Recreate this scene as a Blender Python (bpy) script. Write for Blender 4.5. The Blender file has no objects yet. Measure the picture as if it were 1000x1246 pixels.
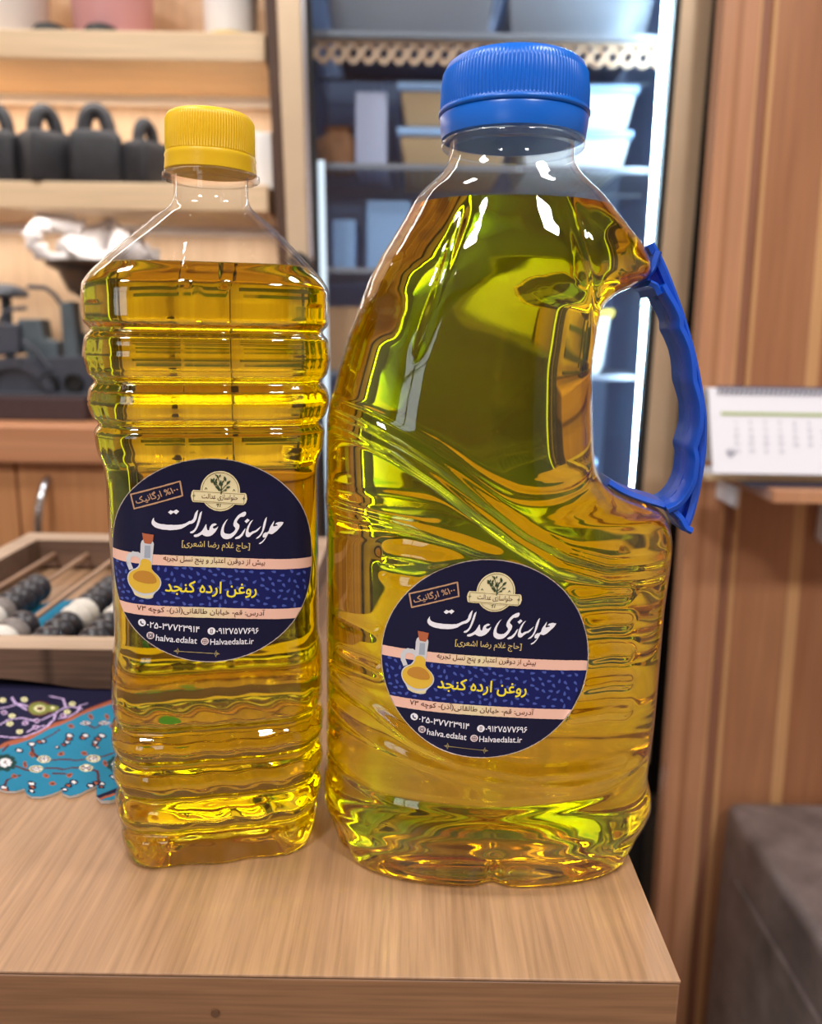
import bpy, bmesh, math, random
import numpy as np
from mathutils import Vector, Matrix
from mathutils.geometry import tessellate_polygon, delaunay_2d_cdt
R = math.radians
scn = bpy.context.scene
COL = scn.collection
random.seed(7)
# ------------------------------------------------------------------ camera
PITCH, ROLL, FPX, CAMH = R(12), R(.85), 1000., .2
cF = np.array([0, math.cos(PITCH), -math.sin(PITCH)])
cR = np.array([1., 0, 0]); cU = np.array([0, math.sin(PITCH), math.cos(PITCH)])
cR, cU = cR*math.cos(ROLL)+cU*math.sin(ROLL), cU*math.cos(ROLL)-cR*math.sin(ROLL)
cC = np.array([0, 0, CAMH])
def ray(px, py): return cF+cR*(px-500)/FPX+cU*(623-py)/FPX
def atY(px, py, Y): d = ray(px, py); return cC+d*(Y/d[1])
def atZ(px, py, Z): d = ray(px, py); return cC+d*((Z-CAMH)/d[2])
cd = bpy.data.cameras.new('camera'); cam = bpy.data.objects.new('camera', cd); COL.objects.link(cam)
m = Matrix.Identity(4)
for i in range(3):
    m[i][0], m[i][1], m[i][2], m[i][3] = cR[i], cU[i], -cF[i], cC[i]
cam.matrix_world = m
cd.sensor_fit = 'VERTICAL'; cd.sensor_height = 36; cd.lens = 36*FPX/1246
cd.clip_start = .01; cd.clip_end = 60
cd.dof.use_dof = True; cd.dof.focus_distance = .292; cd.dof.aperture_fstop = 8.6
scn.camera = cam
# ------------------------------------------------------------------ render look, world, lamps
vs = scn.view_settings
scn.display_settings.display_device = 'sRGB'
vs.view_transform = 'Standard'; vs.look = 'None'; vs.gamma = 1; vs.use_curve_mapping = False
vs.exposure = .07
cy = scn.cycles
cy.max_bounces = 28; cy.transmission_bounces = 24; cy.glossy_bounces = 10; cy.diffuse_bounces = 5
cy.transparent_max_bounces = 24; cy.sample_clamp_indirect = 12; cy.blur_glossy = .6
w = bpy.data.worlds.new('world'); scn.world = w; w.use_nodes = True
bg = w.node_tree.nodes['Background']; bg.inputs[0].default_value = (.86, .93, 1, 1); bg.inputs[1].default_value = 3
def area(name, loc, rot, sx, sy, power, col=(1, 1, 1)):
    l = bpy.data.lights.new(name, 'AREA'); l.shape = 'RECTANGLE'; l.size = sx; l.size_y = sy; l.energy = power; l.color = col
    o = bpy.data.objects.new(name, l); COL.objects.link(o); o.location = loc; o.rotation_euler = rot; return o
CEIL = 1.95
PANELS = [(-.8, .25), (.8, .25), (-.8, -1.2), (.8, -1.2)]
for i, (x, y) in enumerate(PANELS):
    area('ceiling_lamp_light', (x, y, CEIL-.045), (0, 0, 0), .3, .3, 15 if y > 0 else 36, (1, .98, .955))
# ------------------------------------------------------------------ mesh helpers
class MB:
    def __init__(s): s.v = []; s.f = []; s.m = []; s.sm = []
    def add(s, verts, faces, mi=0, smooth=False):
        b = len(s.v); s.v += [tuple(map(float, p)) for p in verts]
        for f in faces: s.f.append(tuple(b+i for i in f)); s.m.append(mi); s.sm.append(smooth)
    def box(s, x0, x1, y0, y1, z0, z1, mi=0):
        v = [(x, y, z) for z in (z0, z1) for y in (y0, y1) for x in (x0, x1)]
        s.add(v, [(0, 2, 3, 1), (4, 5, 7, 6), (0, 1, 5, 4), (2, 6, 7, 3), (0, 4, 6, 2), (1, 3, 7, 5)], mi)
    def hexa(s, lo, hi, mi=0):      # two loops of equal length joined and capped
        n = len(lo); s.add(list(lo)+list(hi), [tuple(range(n))[::-1], tuple(range(n, 2*n))]+[(i, (i+1) % n, n+(i+1) % n, n+i) for i in range(n)], mi)
    def prism(s, pts, d, mi=0):     # 3-D outline pushed by vector d
        a = [np.array(p, float) for p in pts]; s.hexa(a, [p+np.array(d) for p in a], mi)
    def pxprism(s, pp, Y, depth, mi=0):   # outline sighted at distance Y, with real depth behind it
        s.prism([atY(x, y, Y) for x, y in pp], (0, depth, 0), mi)
    def tube(s, pts, r, n=10, mi=0, caps=True, smooth=True):
        pts = [Vector(p) for p in pts]; rr = r if isinstance(r, (list, tuple)) else [r]*len(pts); rings = []; up = None
        for i, p in enumerate(pts):
            t = (pts[min(i+1, len(pts)-1)]-pts[max(i-1, 0)]).normalized()
            if up is None: up = t.orthogonal().normalized()
            up = (up-t*up.dot(t)).normalized(); b = t.cross(up)
            rings.append([p+(up*math.cos(2*math.pi*k/n)+b*math.sin(2*math.pi*k/n))*rr[i] for k in range(n)])
        V = [q for g in rings for q in g]
        Fc = [(i*n+k, i*n+(k+1) % n, (i+1)*n+(k+1) % n, (i+1)*n+k) for i in range(len(pts)-1) for k in range(n)]
        if caps: Fc += [tuple(range(n))[::-1], tuple(range((len(pts)-1)*n, len(pts)*n))]
        s.add(V, Fc, mi, smooth)
    def rings(s, rg, capb=True, capt=True, mi=0, smooth=True, closed=True):
        n = len(rg[0]); V = [q for g in rg for q in g]; kk = n if closed else n-1
        Fc = [(i*n+k, i*n+(k+1) % n, (i+1)*n+(k+1) % n, (i+1)*n+k) for i in range(len(rg)-1) for k in range(kk)]
        s.add(V, Fc, mi, smooth)
        if capb: s.add(rg[0], [tuple(range(n))[::-1]], mi)
        if capt: s.add(rg[-1], [tuple(range(n))], mi)
    def lathe(s, prof, c, n=32, mi=0, capb=True, capt=True, fr=None, smooth=True):
        rg = []
        for r, z in prof:
            rg.append([(c[0]+(r+(fr(2*math.pi*k/n, z) if fr else 0))*math.cos(2*math.pi*k/n), c[1]+(r+(fr(2*math.pi*k/n, z) if fr else 0))*math.sin(2*math.pi*k/n), c[2]+z) for k in range(n)])
        s.rings(rg, capb, capt, mi, smooth)
    def build(s, name, mats, parent=None, loc=None, sharp=40, bevel=0, weld=True):
        mats = mats if isinstance(mats, (list, tuple)) else [mats]
        o0 = Vector(parent_loc(parent)) if parent else Vector(loc or (0, 0, 0))
        me = bpy.data.meshes.new(name)
        me.from_pydata([tuple(Vector(p)-o0) for p in s.v], [], s.f)
        for mm in mats: me.materials.append(mm)
        me.polygons.foreach_set('material_index', s.m); me.polygons.foreach_set('use_smooth', [True]*len(s.f))
        bm = bmesh.new(); bm.from_mesh(me)
        if weld: bmesh.ops.remove_doubles(bm, verts=bm.verts, dist=1e-6)
        bmesh.ops.recalc_face_normals(bm, faces=bm.faces)
        bm.to_mesh(me); bm.free()
        me.set_sharp_from_angle(angle=R(sharp))
        o = bpy.data.objects.new(name, me); COL.objects.link(o)
        if parent: o.parent = parent
        else: o.location = o0
        if bevel:
            b = o.modifiers.new('Bevel', 'BEVEL'); b.width = bevel; b.segments = 3; b.limit_method = 'ANGLE'; b.angle_limit = R(35)
        return o
def parent_loc(p):
    l = Vector((0, 0, 0))
    while p: l += p.location; p = p.parent
    return l
def tag(o, label=None, cat=None, group=None, kind=None):
    for k, v in (('label', label), ('category', cat), ('group', group), ('kind', kind)):
        if v: o[k] = v
    return o
def thing(name, label, cat, loc=(0, 0, 0), group=None):
    o = bpy.data.objects.new(name, None); COL.objects.link(o); o.location = loc; o.empty_display_size = .03
    return tag(o, label, cat, group)
def struct(name, mb, mats, loc=None, **k):
    return tag(mb.build(name, mats, None, loc, **k), kind='structure')
# ------------------------------------------------------------------ materials
def lin(c): return tuple(((x/255)/12.92 if x/255 <= .04045 else ((x/255+.055)/1.055)**2.4) for x in c)
def base(name):
    mt = bpy.data.materials.new(name); mt.use_nodes = True; nt = mt.node_tree; nt.nodes.clear()
    out = nt.nodes.new('ShaderNodeOutputMaterial'); return mt, nt, out
def N(nt, t, **k):
    n = nt.nodes.new(t)
    for a, b in k.items():
        if a.startswith('i_'): n.inputs[a[2:].replace('_', ' ')].default_value = b
        else: setattr(n, a, b)
    return n
def plain(name, c, rough=.5, metal=0, spec=.5, noise=0, nscale=40, bump=0, trans=0, coat=0, sss=0):
    mt, nt, out = base(name); L = nt.links.new
    p = N(nt, 'ShaderNodeBsdfPrincipled'); L(p.outputs[0], out.inputs[0]); c = lin(c)
    p.inputs['Base Color'].default_value = (*c, 1); p.inputs['Roughness'].default_value = rough; p.inputs['Metallic'].default_value = metal
    p.inputs['Specular IOR Level'].default_value = spec; p.inputs['Coat Weight'].default_value = coat; p.inputs['Coat Roughness'].default_value = .15
    if sss: p.inputs['Subsurface Weight'].default_value = sss; p.inputs['Subsurface Radius'].default_value = (.004, .004, .006); p.inputs['Subsurface Scale'].default_value = 1
    if noise or bump:
        tc = N(nt, 'ShaderNodeTexCoord'); no = N(nt, 'ShaderNodeTexNoise', i_Scale=nscale, i_Detail=6., i_Roughness=.65); L(tc.outputs['Object'], no.inputs['Vector'])
        if noise:
            rp = N(nt, 'ShaderNodeValToRGB'); rp.color_ramp.elements[0].position = .3; rp.color_ramp.elements[1].position = .72
            rp.color_ramp.elements[0].color = (*[x*(1-noise) for x in c], 1); rp.color_ramp.elements[1].color = (*[min(1, x*(1+noise)) for x in c], 1)
            L(no.outputs['Fac'], rp.inputs[0]); L(rp.outputs[0], p.inputs['Base Color'])
        if bump:
            b = N(nt, 'ShaderNodeBump', i_Strength=bump, i_Distance=.002); L(no.outputs['Fac'], b.inputs['Height']); L(b.outputs[0], p.inputs['Normal'])
    return mt
def wood(name, c1, c2, axis='Y', band=22, fine=260, rough=.42, contrast=1., spec=.4, fgain=.25):
    mt, nt, out = base(name); L = nt.links.new; c1, c2 = lin(c1), lin(c2)
    p = N(nt, 'ShaderNodeBsdfPrincipled'); L(p.outputs[0], out.inputs[0]); p.inputs['Roughness'].default_value = rough; p.inputs['Specular IOR Level'].default_value = spec
    tc = N(nt, 'ShaderNodeTexCoord')
    def stretched(across, along, detail, dist):
        sc = [across]*3; sc['XYZ'.index(axis)] = along
        mp = N(nt, 'ShaderNodeMapping'); mp.inputs['Scale'].default_value = sc; L(tc.outputs['Object'], mp.inputs['Vector'])
        no = N(nt, 'ShaderNodeTexNoise', i_Scale=1., i_Detail=detail, i_Roughness=.6, i_Distortion=dist); L(mp.outputs[0], no.inputs['Vector']); return no
    a = stretched(band, band*.07, 4., .8); f = stretched(fine, fine*.035, 3., .2)
    rp = N(nt, 'ShaderNodeValToRGB'); rp.color_ramp.elements[0].position = .5-.22/contrast; rp.color_ramp.elements[1].position = .5+.22/contrast
    rp.color_ramp.elements[0].color = (*c1, 1); rp.color_ramp.elements[1].color = (*c2, 1); L(a.outputs['Fac'], rp.inputs[0])
    mr = N(nt, 'ShaderNodeMapRange'); mr.inputs['From Min'].default_value = .35; mr.inputs['From Max'].default_value = .65
    mr.inputs['To Min'].default_value = 1-fgain; mr.inputs['To Max'].default_value = 1.06; L(f.outputs['Fac'], mr.inputs['Value'])
    mx = N(nt, 'ShaderNodeMix', data_type='RGBA', blend_type='MULTIPLY'); mx.inputs['Factor'].default_value = 1
    L(rp.outputs[0], mx.inputs['A']); L(mr.outputs[0], mx.inputs['B']); L(mx.outputs['Result'], p.inputs['Base Color'])
    b = N(nt, 'ShaderNodeBump', i_Strength=.12, i_Distance=.0006); L(f.outputs['Fac'], b.inputs['Height']); L(b.outputs[0], p.inputs['Normal'])
    return mt
def emit(name, c, s):
    mt, nt, out = base(name); e = N(nt, 'ShaderNodeEmission'); e.inputs[0].default_value = (*c, 1); e.inputs[1].default_value = s
    nt.links.new(e.outputs[0], out.inputs[0]); return mt
def thinclear(name, ior=1.5, tint=(1, 1, 1), rough=.01, bump=0, boost=1.):
    mt, nt, out = base(name); L = nt.links.new
    t = N(nt, 'ShaderNodeBsdfTransparent'); t.inputs[0].default_value = (*tint, 1)
    g = N(nt, 'ShaderNodeBsdfGlossy'); g.inputs['Roughness'].default_value = rough
    geo = N(nt, 'ShaderNodeNewGeometry'); mr = N(nt, 'ShaderNodeMapRange'); mr.inputs['To Min'].default_value = ior; mr.inputs['To Max'].default_value = 1/ior
    L(geo.outputs['Backfacing'], mr.inputs['Value']); fr = N(nt, 'ShaderNodeFresnel'); L(mr.outputs[0], fr.inputs['IOR'])
    mu = N(nt, 'ShaderNodeMath', operation='MULTIPLY', use_clamp=True); mu.inputs[1].default_value = boost; L(fr.outputs[0], mu.inputs[0])
    if bump:
        tc = N(nt, 'ShaderNodeTexCoord'); no = N(nt, 'ShaderNodeTexNoise', i_Scale=130., i_Detail=2.); L(tc.outputs['Object'], no.inputs['Vector'])
        b = N(nt, 'ShaderNodeBump', i_Strength=bump, i_Distance=.001); L(no.outputs['Fac'], b.inputs['Height']); L(b.outputs[0], g.inputs['Normal']); L(b.outputs[0], fr.inputs['Normal'])
    mx = N(nt, 'ShaderNodeMixShader'); L(mu.outputs[0], mx.inputs[0]); L(t.outputs[0], mx.inputs[1]); L(g.outputs[0], mx.inputs[2]); L(mx.outputs[0], out.inputs[0])
    return mt
def oilmat(name):
    mt, nt, out = base(name); L = nt.links.new
    g = N(nt, 'ShaderNodeBsdfGlass'); g.inputs['Roughness'].default_value = 0; g.inputs['IOR'].default_value = 1.47
    v = N(nt, 'ShaderNodeVolumeAbsorption'); v.inputs[0].default_value = (.9965, .980, 0, 1); v.inputs['Density'].default_value = 140
    L(g.outputs[0], out.inputs['Surface']); L(v.outputs[0], out.inputs['Volume']); return mt
def vcol(name, rough=.4, spec=.4, bump=0, bscale=900):
    mt, nt, out = base(name); L = nt.links.new
    p = N(nt, 'ShaderNodeBsdfPrincipled'); L(p.outputs[0], out.inputs[0]); p.inputs['Roughness'].default_value = rough; p.inputs['Specular IOR Level'].default_value = spec
    a = N(nt, 'ShaderNodeAttribute', attribute_name='ink'); L(a.outputs['Color'], p.inputs['Base Color'])
    if bump:
        tc = N(nt, 'ShaderNodeTexCoord'); no = N(nt, 'ShaderNodeTexNoise', i_Scale=bscale, i_Detail=2.); L(tc.outputs['Object'], no.inputs['Vector'])
        b = N(nt, 'ShaderNodeBump', i_Strength=bump, i_Distance=.0006); L(no.outputs['Fac'], b.inputs['Height']); L(b.outputs[0], p.inputs['Normal'])
    return mt
M = dict(
    counter=wood('oak_laminate_top', (150, 114, 85), (184, 146, 113), 'Y', 26, 420, .36, fgain=.22),
    counter_x=wood('oak_laminate_shaded_front', (120, 84, 57), (150, 110, 77), 'X', 26, 420, .42),  # darker copy of the top oak: the front's weaker light is in the colour
    counter_e=plain('dark_joint', (92, 62, 40), .6),
    shelf=wood('pale_beech_shelf', (218, 188, 150), (234, 208, 172), 'X', 16, 160, .45, fgain=.1),
    back=wood('pale_beech_panel', (206, 170, 134), (226, 194, 158), 'Z', 14, 160, .5, fgain=.1),
    cab=wood('brown_beech_door', (176, 118, 76), (204, 148, 100), 'Z', 12, 160, .42, fgain=.12),
    cabtop=wood('brown_beech_worktop', (176, 118, 82), (206, 150, 110), 'X', 12, 160, .45, fgain=.12),
    side=wood('dark_brown_board', (74, 50, 38), (96, 68, 52), 'Z', 16, 160, .5),
    panA=wood('walnut_board', (150, 98, 66), (182, 130, 94), 'Z', 10, 120, .4, fgain=.12),
    panB=wood('rosy_walnut_board', (178, 124, 92), (198, 146, 110), 'Z', 10, 120, .4, fgain=.1),
    panC=wood('pale_sapwood_board', (196, 146, 98), (212, 166, 118), 'Z', 10, 120, .4, fgain=.1),
    panD=wood('brown_groove_board', (140, 94, 72), (158, 110, 86), 'Z', 10, 120, .45, fgain=.1),
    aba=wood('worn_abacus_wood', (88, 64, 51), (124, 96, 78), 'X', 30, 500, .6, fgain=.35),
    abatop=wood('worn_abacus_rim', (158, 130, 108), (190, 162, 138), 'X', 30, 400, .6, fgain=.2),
    rod=wood('abacus_rod_wood', (140, 106, 84), (176, 140, 112), 'Y', 40, 400, .55),
    bead=plain('dark_horn_bead', (46, 41, 46), .34),
    beadg=plain('grey_bead', (120, 110, 106), .45, noise=.2, nscale=160),
    beadw=plain('bone_bead', (216, 208, 198), .45, noise=.08, nscale=160),
    iron=plain('cast_iron', (46, 46, 51), .55, 0, .4, noise=.25, nscale=70, bump=.25),
    scale=plain('blue_grey_scale_paint', (78, 90, 98), .45, 0, .5, noise=.2, nscale=30),
    scaled=plain('dark_scale_paint', (58, 62, 74), .45, 0, .5, noise=.2, nscale=30),
    brass=plain('brown_disc', (104, 86, 76), .5, 0, .5, noise=.15, nscale=60),
    maroon=plain('dark_granular_base', (62, 44, 46), .7, noise=.4, nscale=220),
    pan=plain('dark_steel_pan', (96, 88, 80), .32, .8),
    bag=plain('white_plastic_bag', (204, 198, 198), .4, sss=.0),
    steel=plain('champagne_steel', (204, 180, 150), .36, .3, noise=.05, nscale=20),
    chrome=plain('brushed_chrome', (200, 202, 208), .2, .95),
    black=plain('black_rubber', (16, 15, 16), .6),
    inner=plain('fridge_lining', (122, 142, 176), .5),
    wire=plain('grey_shelf_coating', (128, 136, 150), .4, .2),
    tubw=plain('white_plastic_tub', (214, 220, 226), .4),
    tubb=plain('beige_plastic_tub', (186, 160, 126), .45),
    tublid=plain('pale_blue_lid', (150, 186, 232), .35),
    tublidy=plain('yellow_lid', (224, 196, 60), .4),
    zig=plain('beige_lattice', (206, 176, 150), .5),
    carton=plain('tan_carton', (190, 150, 112), .6, noise=.06, nscale=20),
    pblue=plain('blue_reflection_tone', (130, 168, 214), .6),  # door-glass reflection colour put on solid blocks
    pwhite=plain('white_reflection_tone', (176, 184, 214), .6),  # pale reflected patch as a surface colour
    pbrown=plain('brown_reflection_tone', (150, 104, 70), .7, noise=.2, nscale=40),  # brown reflected patch as a surface colour
    leaf=plain('green_leaf', (70, 96, 66), .5),
    led=emit('led_strip_light', (.58, .82, 1), 60),
    led2=emit('led_strip_dim', (.75, .88, 1), 1.3),
    glassp=thinclear('door_glass', 1.45, (.97, .98, .98), .005),
    pet=thinclear('clear_pet', 1.5, (.985, .985, .985), .012, .06, 1.05),
    oil=oilmat('sesame_oil'),
    capy=plain('yellow_cap_plastic', (234, 190, 22), .38, sss=.3),
    capb=plain('blue_cap_plastic', (0, 104, 214), .3, sss=.05),
    hand=plain('blue_handle_plastic', (8, 78, 196), .36),
    ink=vcol('printed_vinyl', .34, .3),
    cloth=vcol('printed_mat_weave', .85, .2, .35, 1400),
    paper=plain('white_paper', (228, 228, 238), .6),
    paper2=plain('cream_paper', (222, 200, 160), .6),
    paperd=plain('navy_printed_paper', (58, 58, 78), .5),
    green=plain('green_print', (150, 170, 84), .6),
    grey=plain('grey_print', (120, 122, 140), .6),
    spiral=plain('grey_wire', (112, 114, 134), .35, .6),
    metalbox=plain('worn_grey_steel', (122, 110, 108), .38, .25, noise=.4, nscale=18, bump=.12),
    white=plain('white_gloss', (240, 240, 240), .35),
    pink=plain('pink_plastic', (206, 150, 150), .4),
    offw=plain('grey_white_plastic', (222, 214, 208), .4),
    yel=plain('yellow_plastic', (226, 190, 70), .4),
    wallp=plain('room_paint', (206, 194, 178), .8),
    dark=plain('dark_gap_wall', (14, 12, 12), .8),
    floor=plain('floor_tile', (150, 140, 130), .4, noise=.08, nscale=6),
    lamp=emit('lamp_diffuser', (1, .95, .88), 5),
)
# ------------------------------------------------------------------ room shell
FZ = -.9
b = MB(); b.box(-2.6, 2.6, -3.2, 2.0, FZ-.05, FZ); struct('floor', b, M['floor'])
b = MB(); b.box(-2.6, 2.6, -3.2, 2.0, CEIL, CEIL+.05); struct('ceiling', b, M['wallp'])
b = MB(); b.box(-2.65, 2.65, 1.85, 1.95, FZ, CEIL); struct('wall_back', b, M['dark'])
b = MB(); b.box(-2.65, -2.6, -3.2, 1.95, FZ, CEIL); struct('wall_left', b, M['wallp'])
b = MB(); b.box(2.6, 2.65, -3.2, 1.95, FZ, CEIL); struct('wall_right', b, M['wallp'])
b = MB(); b.box(-2.65, 2.65, -3.25, -3.2, FZ, -.1); b.box(-2.65, 2.65, -3.25, -3.2, 1.35, CEIL); b.box(-2.65, -2.1, -3.25, -3.2, -.1, 1.35); b.box(-.9, 2.65, -3.25, -3.2, -.1, 1.35)
struct('wall_front', b, M['cabtop'])
b = MB()
for x in (-2.1, -1.525, -.95): b.box(x, x+.05, -3.25, -3.2, -.1, 1.35)
b.box(-2.1, -.9, -3.25, -3.2, .8, .85); struct('window_1', b, M['black'])
for i, (x, y) in enumerate(PANELS):
    t = thing('ceiling_lamp', 'square white ceiling lamp panel %s %s' % ('on the left' if x < 0 else 'on the right', 'above the counter' if y > 0 else 'behind the camera'), 'lamp', (x, y, CEIL-.04), 'ceiling lamp panels')
    b = MB(); b.box(x-.17, x+.17, y-.17, y+.17, CEIL-.04, CEIL); b.build('lamp_frame', M['white'], t)
# wooden partition on the right, built board by board
YP = 1.1
def xl(x0, k): return lambda y: x0+k*y
b = MB(); ys = (-420, 1500)
edges = [(882, -.0745, 'panB'), (898, -.075, 'panA'), (907, -.0755, 'panB'), (926, -.0765, 'panC'), (929, -.0765, 'panD'), (943, -.077, 'panC'), (948, -.077, 'panA'), (1018, -.083, 'panC'), (1034, -.085, 'panA'), (1110, -.09, 'panB'), (1210, -.1, 'panA'), (1500, -.1, None)]
order = ['panA', 'panB', 'panC', 'panD']
for (x0, k0, mm), (x1, k1, _) in zip(edges[:-1], edges[1:]):
    dy = .006 if mm == 'panD' else 0
    b.pxprism([(x0+k0*ys[0], ys[0]), (x1+k1*ys[0], ys[0]), (x1+k1*ys[1], ys[1]), (x0+k0*ys[1], ys[1])], YP+dy, .03-dy, order.index(mm))
struct('trim_1', b, [M[k] for k in order], weld=False)
# ------------------------------------------------------------------ counter
XR = .0885
pr = atZ(765, 1040, 0)
t = thing('counter', 'oak laminate counter the two oil bottles stand on', 'counter', (-.4, .45, FZ))
kx = (pr[0]-XR)/(pr[1]-.226)
def cslab(y0, y1, z0, z1, xo=0):
    lo = [(-1.2, y0, z0), (XR+xo+kx*(y0-.226), y0, z0), (XR+xo+kx*(y1-.226), y1, z0), (-1.2, y1, z0)]
    return lo, [(x, y, z1) for x, y, z in lo]
b = MB(); b.hexa(*cslab(.226, .735, -.001, 0)); b.build('worktop', M['counter'], t, bevel=.0003)
b = MB(); b.hexa(*cslab(.2266, .733, -.0016, -.001, -.0004)); b.build('joint_strip', M['counter_e'], t)
b = MB(); b.hexa(*cslab(.2262, .246, -.16, -.0016)); b.build('front_board', M['counter_x'], t, bevel=.0008)
b = MB(); b.hexa(*cslab(.26, .72, FZ, -.0016, -.02)); b.build('carcass', M['counter_x'], t)
b = MB(); p = atY(262, 1232, .2262); b.lathe([(.0014, 0), (.0014, .0006)], (0, 0, 0), 12)
b.v = [(p[0]+x, .2262-z, p[2]+y) for x, y, z in b.v]; b.build('screw_plug', M['counter_e'], t)
# ------------------------------------------------------------------ left cabinet and shelves
YS, YB = 1.2, 1.4
def rx(y): return 322+.052*y          # right end of the shelves in the picture
xe = atY(323, 100, YS)[0]
tk = thing('shelf_unit', 'pale beech shelf unit with warm lights behind the bottles', 'shelf', (-.7, 1.3, .08))
b = MB(); b.box(-1.6, xe, YB, YB+.02, .08, 1.3); b.build('back_panel', M['back'], tk)
def zY(py, Y): return atY(160, py, Y)[2]
z1t, z1b = zY(37, YS), zY(73, YS); z2t, z2b = zY(222, YS), zY(256, YS)
for zt, zb in ((z1t, z1b), (z2t, z2b)):
    b = MB(); b.box(-1.6, xe, YS, YB, zb, zt); b.build('shelf', M['shelf'], tk, bevel=.002)
b = MB(); b.pxprism([(322-.052*300, -300), (337-.045*300, -300), (337+.045*500, 500), (322+.052*500, 500)], YS-.01, .22); b.build('side_panel', M['side'], tk)
for z in (z1b, z2b):
    b = MB(); b.box(-1.55, xe-.02, YB-.035, YB-.015, z-.012, z); b.build('light_strip', M['white'], tk)
    area('shelf_strip_and_fill_light', (-.85, YB-.06, z-.016), (R(14), 0, 0), 1.3, .02, 1.1, (1, .96, .90))
    area('shelf_strip_and_fill_light', (-.85, YS+.022, z-.004), (R(-12), 0, 0), 1.3, .02, 1.25, (1, .95, .88))  # unseen front strip, added to brighten the weights and the bag
area('shelf_strip_and_fill_light', (-.85, YS+.05, 1.28), (0, 0, 0), 1.3, .08, 5, (1, .93, .84))
YC = 1.13; YF_ = 1.19
zwt, zwb = zY(520, YC), zY(566, YC)
xce = atY(332, 560, YF_)[0]
tc_ = thing('base_cabinet', 'brown wooden base cabinet with arched chrome handle under the old scale', 'cabinet', (-.8, 1.3, FZ))
b = MB(); b.box(-1.7, xce, YC, YB+.04, zwb, zwt); b.build('worktop', M['cabtop'], tc_, bevel=.003)
b = MB(); b.box(-1.68, xce-.01, YC+.04, YB+.02, FZ, zwb); b.build('carcass', M['side'], tc_)
xg = atY(21, 600, YC+.02)[0]
for x0, x1 in ((-1.1, xg-.002), (xg+.002, xce-.012)):
    b = MB(); b.box(x0, x1, YC+.02, YC+.04, FZ+.08, zwb-.004); d = b.build('door', M['cab'], tc_, bevel=.0015)
p0, p1 = atY(59, 582, YC+.02), atY(56, 672, YC+.02)
b = MB(); pts = []
for k in range(15):
    a = k/14; q = p0*(1-a)+p1*a; pts.append((q[0], YC+.02-.028*math.sin(math.pi*a)**.6-.001, q[2]))
b.tube(pts, .0055, 12); b.build('handle', M['chrome'], d)
# things on the top shelf
def bucket(name, label, cat, px, py, w, h, mt, Y, ba=None, extra=None):
    p = atY(px, py, Y); k = Y*cF[1]+(CAMH-p[2])*-cF[2]; r = w*k/1000/2; hh = h*k/1000
    t = thing(name, label, cat, (p[0], Y, p[2]))
    b = MB(); b.lathe([(r*.86, 0), (r*.9, .006), (r, hh*.93), (r*1.05, hh*.94), (r*1.05, hh), (r*.3, hh*1.01)], (p[0], Y, p[2]), 40); b.build('tub', mt, t)
    if extra: extra(t, p, r, hh)
    return t
YT = 1.29
zz = z1t
def py_at(px, Y, z):
    d = np.array([atY(px, 0, Y)[0], Y, z])-cC; return 623-FPX*(d@cU)/(d@cF)
bucket('bucket', 'grey white plastic bucket at the left end of the top shelf', 'bucket', 8, py_at(8, YT, zz), 112, 130, M['offw'], YT)
bucket('pink_bucket', 'pink plastic bucket on the top shelf', 'bucket', 140, py_at(140, YT, zz), 100, 120, M['pink'], YT)
def yb(t, p, r, hh):
    b = MB(); b.lathe([(r*.955, .002), (r*.985, .004), (r*1.0, hh*.13), (r*.95, hh*.15)], tuple(p), 40, capb=False, capt=False); b.build('yellow_band', M['yel'], t)
bucket('jar', 'white jar with yellow base at right end of the top shelf', 'jar', 282, py_at(282, YT, zz), 68, 110, M['white'], YT, extra=yb)
for px, lb in ((62, 'black dome shaped lid beside the grey white bucket'), (124, 'black dome shaped lid in front of the pink bucket')):
    p = atY(px, py_at(px, 1.235, zz), 1.235); b = MB(); b.lathe([(.026, 0), (.025, .006), (.019, .014), (.009, .018), (.002, .019)], (p[0], 1.235, zz), 28)
    tag(b.build('dark_lid', M['black'], None, (p[0], 1.235, zz)), lb, 'lid', 'dark lids on the top shelf')
# iron weights on the middle shelf
def weight(px, w, h, label, hole=1., rot=0, Y=1.235, topf=.36):
    p = atY(px, 222, Y); k = Y*cF[1]+(p[2]-CAMH)*cF[2]; k = (Y*cF[1]-(z2t-CAMH)*math.sin(PITCH))/1000
    W, Hh = w*k, h*k; x = p[0]
    t = thing('iron_weight', label, 'weight', (x, Y, z2t), 'iron weights on the middle shelf')
    b = MB(); hb = Hh*(1-topf)
    def rr(sx, sy, z, n=28):
        return [(sx*np.sign(math.cos(a))*abs(math.cos(a))**.3, sy*np.sign(math.sin(a))*abs(math.sin(a))**.3, z) for a in [2*math.pi*i/n for i in range(n)]]
    b.rings([rr(W*.47, W*.40, 0), rr(W*.5, W*.43, hb*.06), rr(W*.485, W*.41, hb*.8), rr(W*.46, W*.38, hb*.93), rr(W*.40, W*.32, hb)])
    b.v = rotz(b.v, rot, x, Y, z2t); b.build('body', M['iron'], t)
    b = MB(); pts = []
    for i in range(25):
        a = math.pi*i/24; pts.append((math.cos(a)*W*.235, 0, hb*.9+math.sin(a)**.8*(Hh*.995-hb*.9-W*.13) if 0 < i < 24 else hb*.8))
    b.tube(pts, [W*.145 if i not in (0, 24) else W*.15 for i in range(25)], 12)
    b.v = rotz(b.v, rot, x, Y, z2t); b.build('handle', M['iron'], t); return t
def rotz(v, a, x, y, z):
    c, s = math.cos(a), math.sin(a); return [(x+c*p[0]-s*p[1], y+s*p[0]+c*p[1], z+p[2]) for p in v]
weight(2, 56, 92, 'large iron weight at the left end of the row, cut by the frame')
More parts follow.
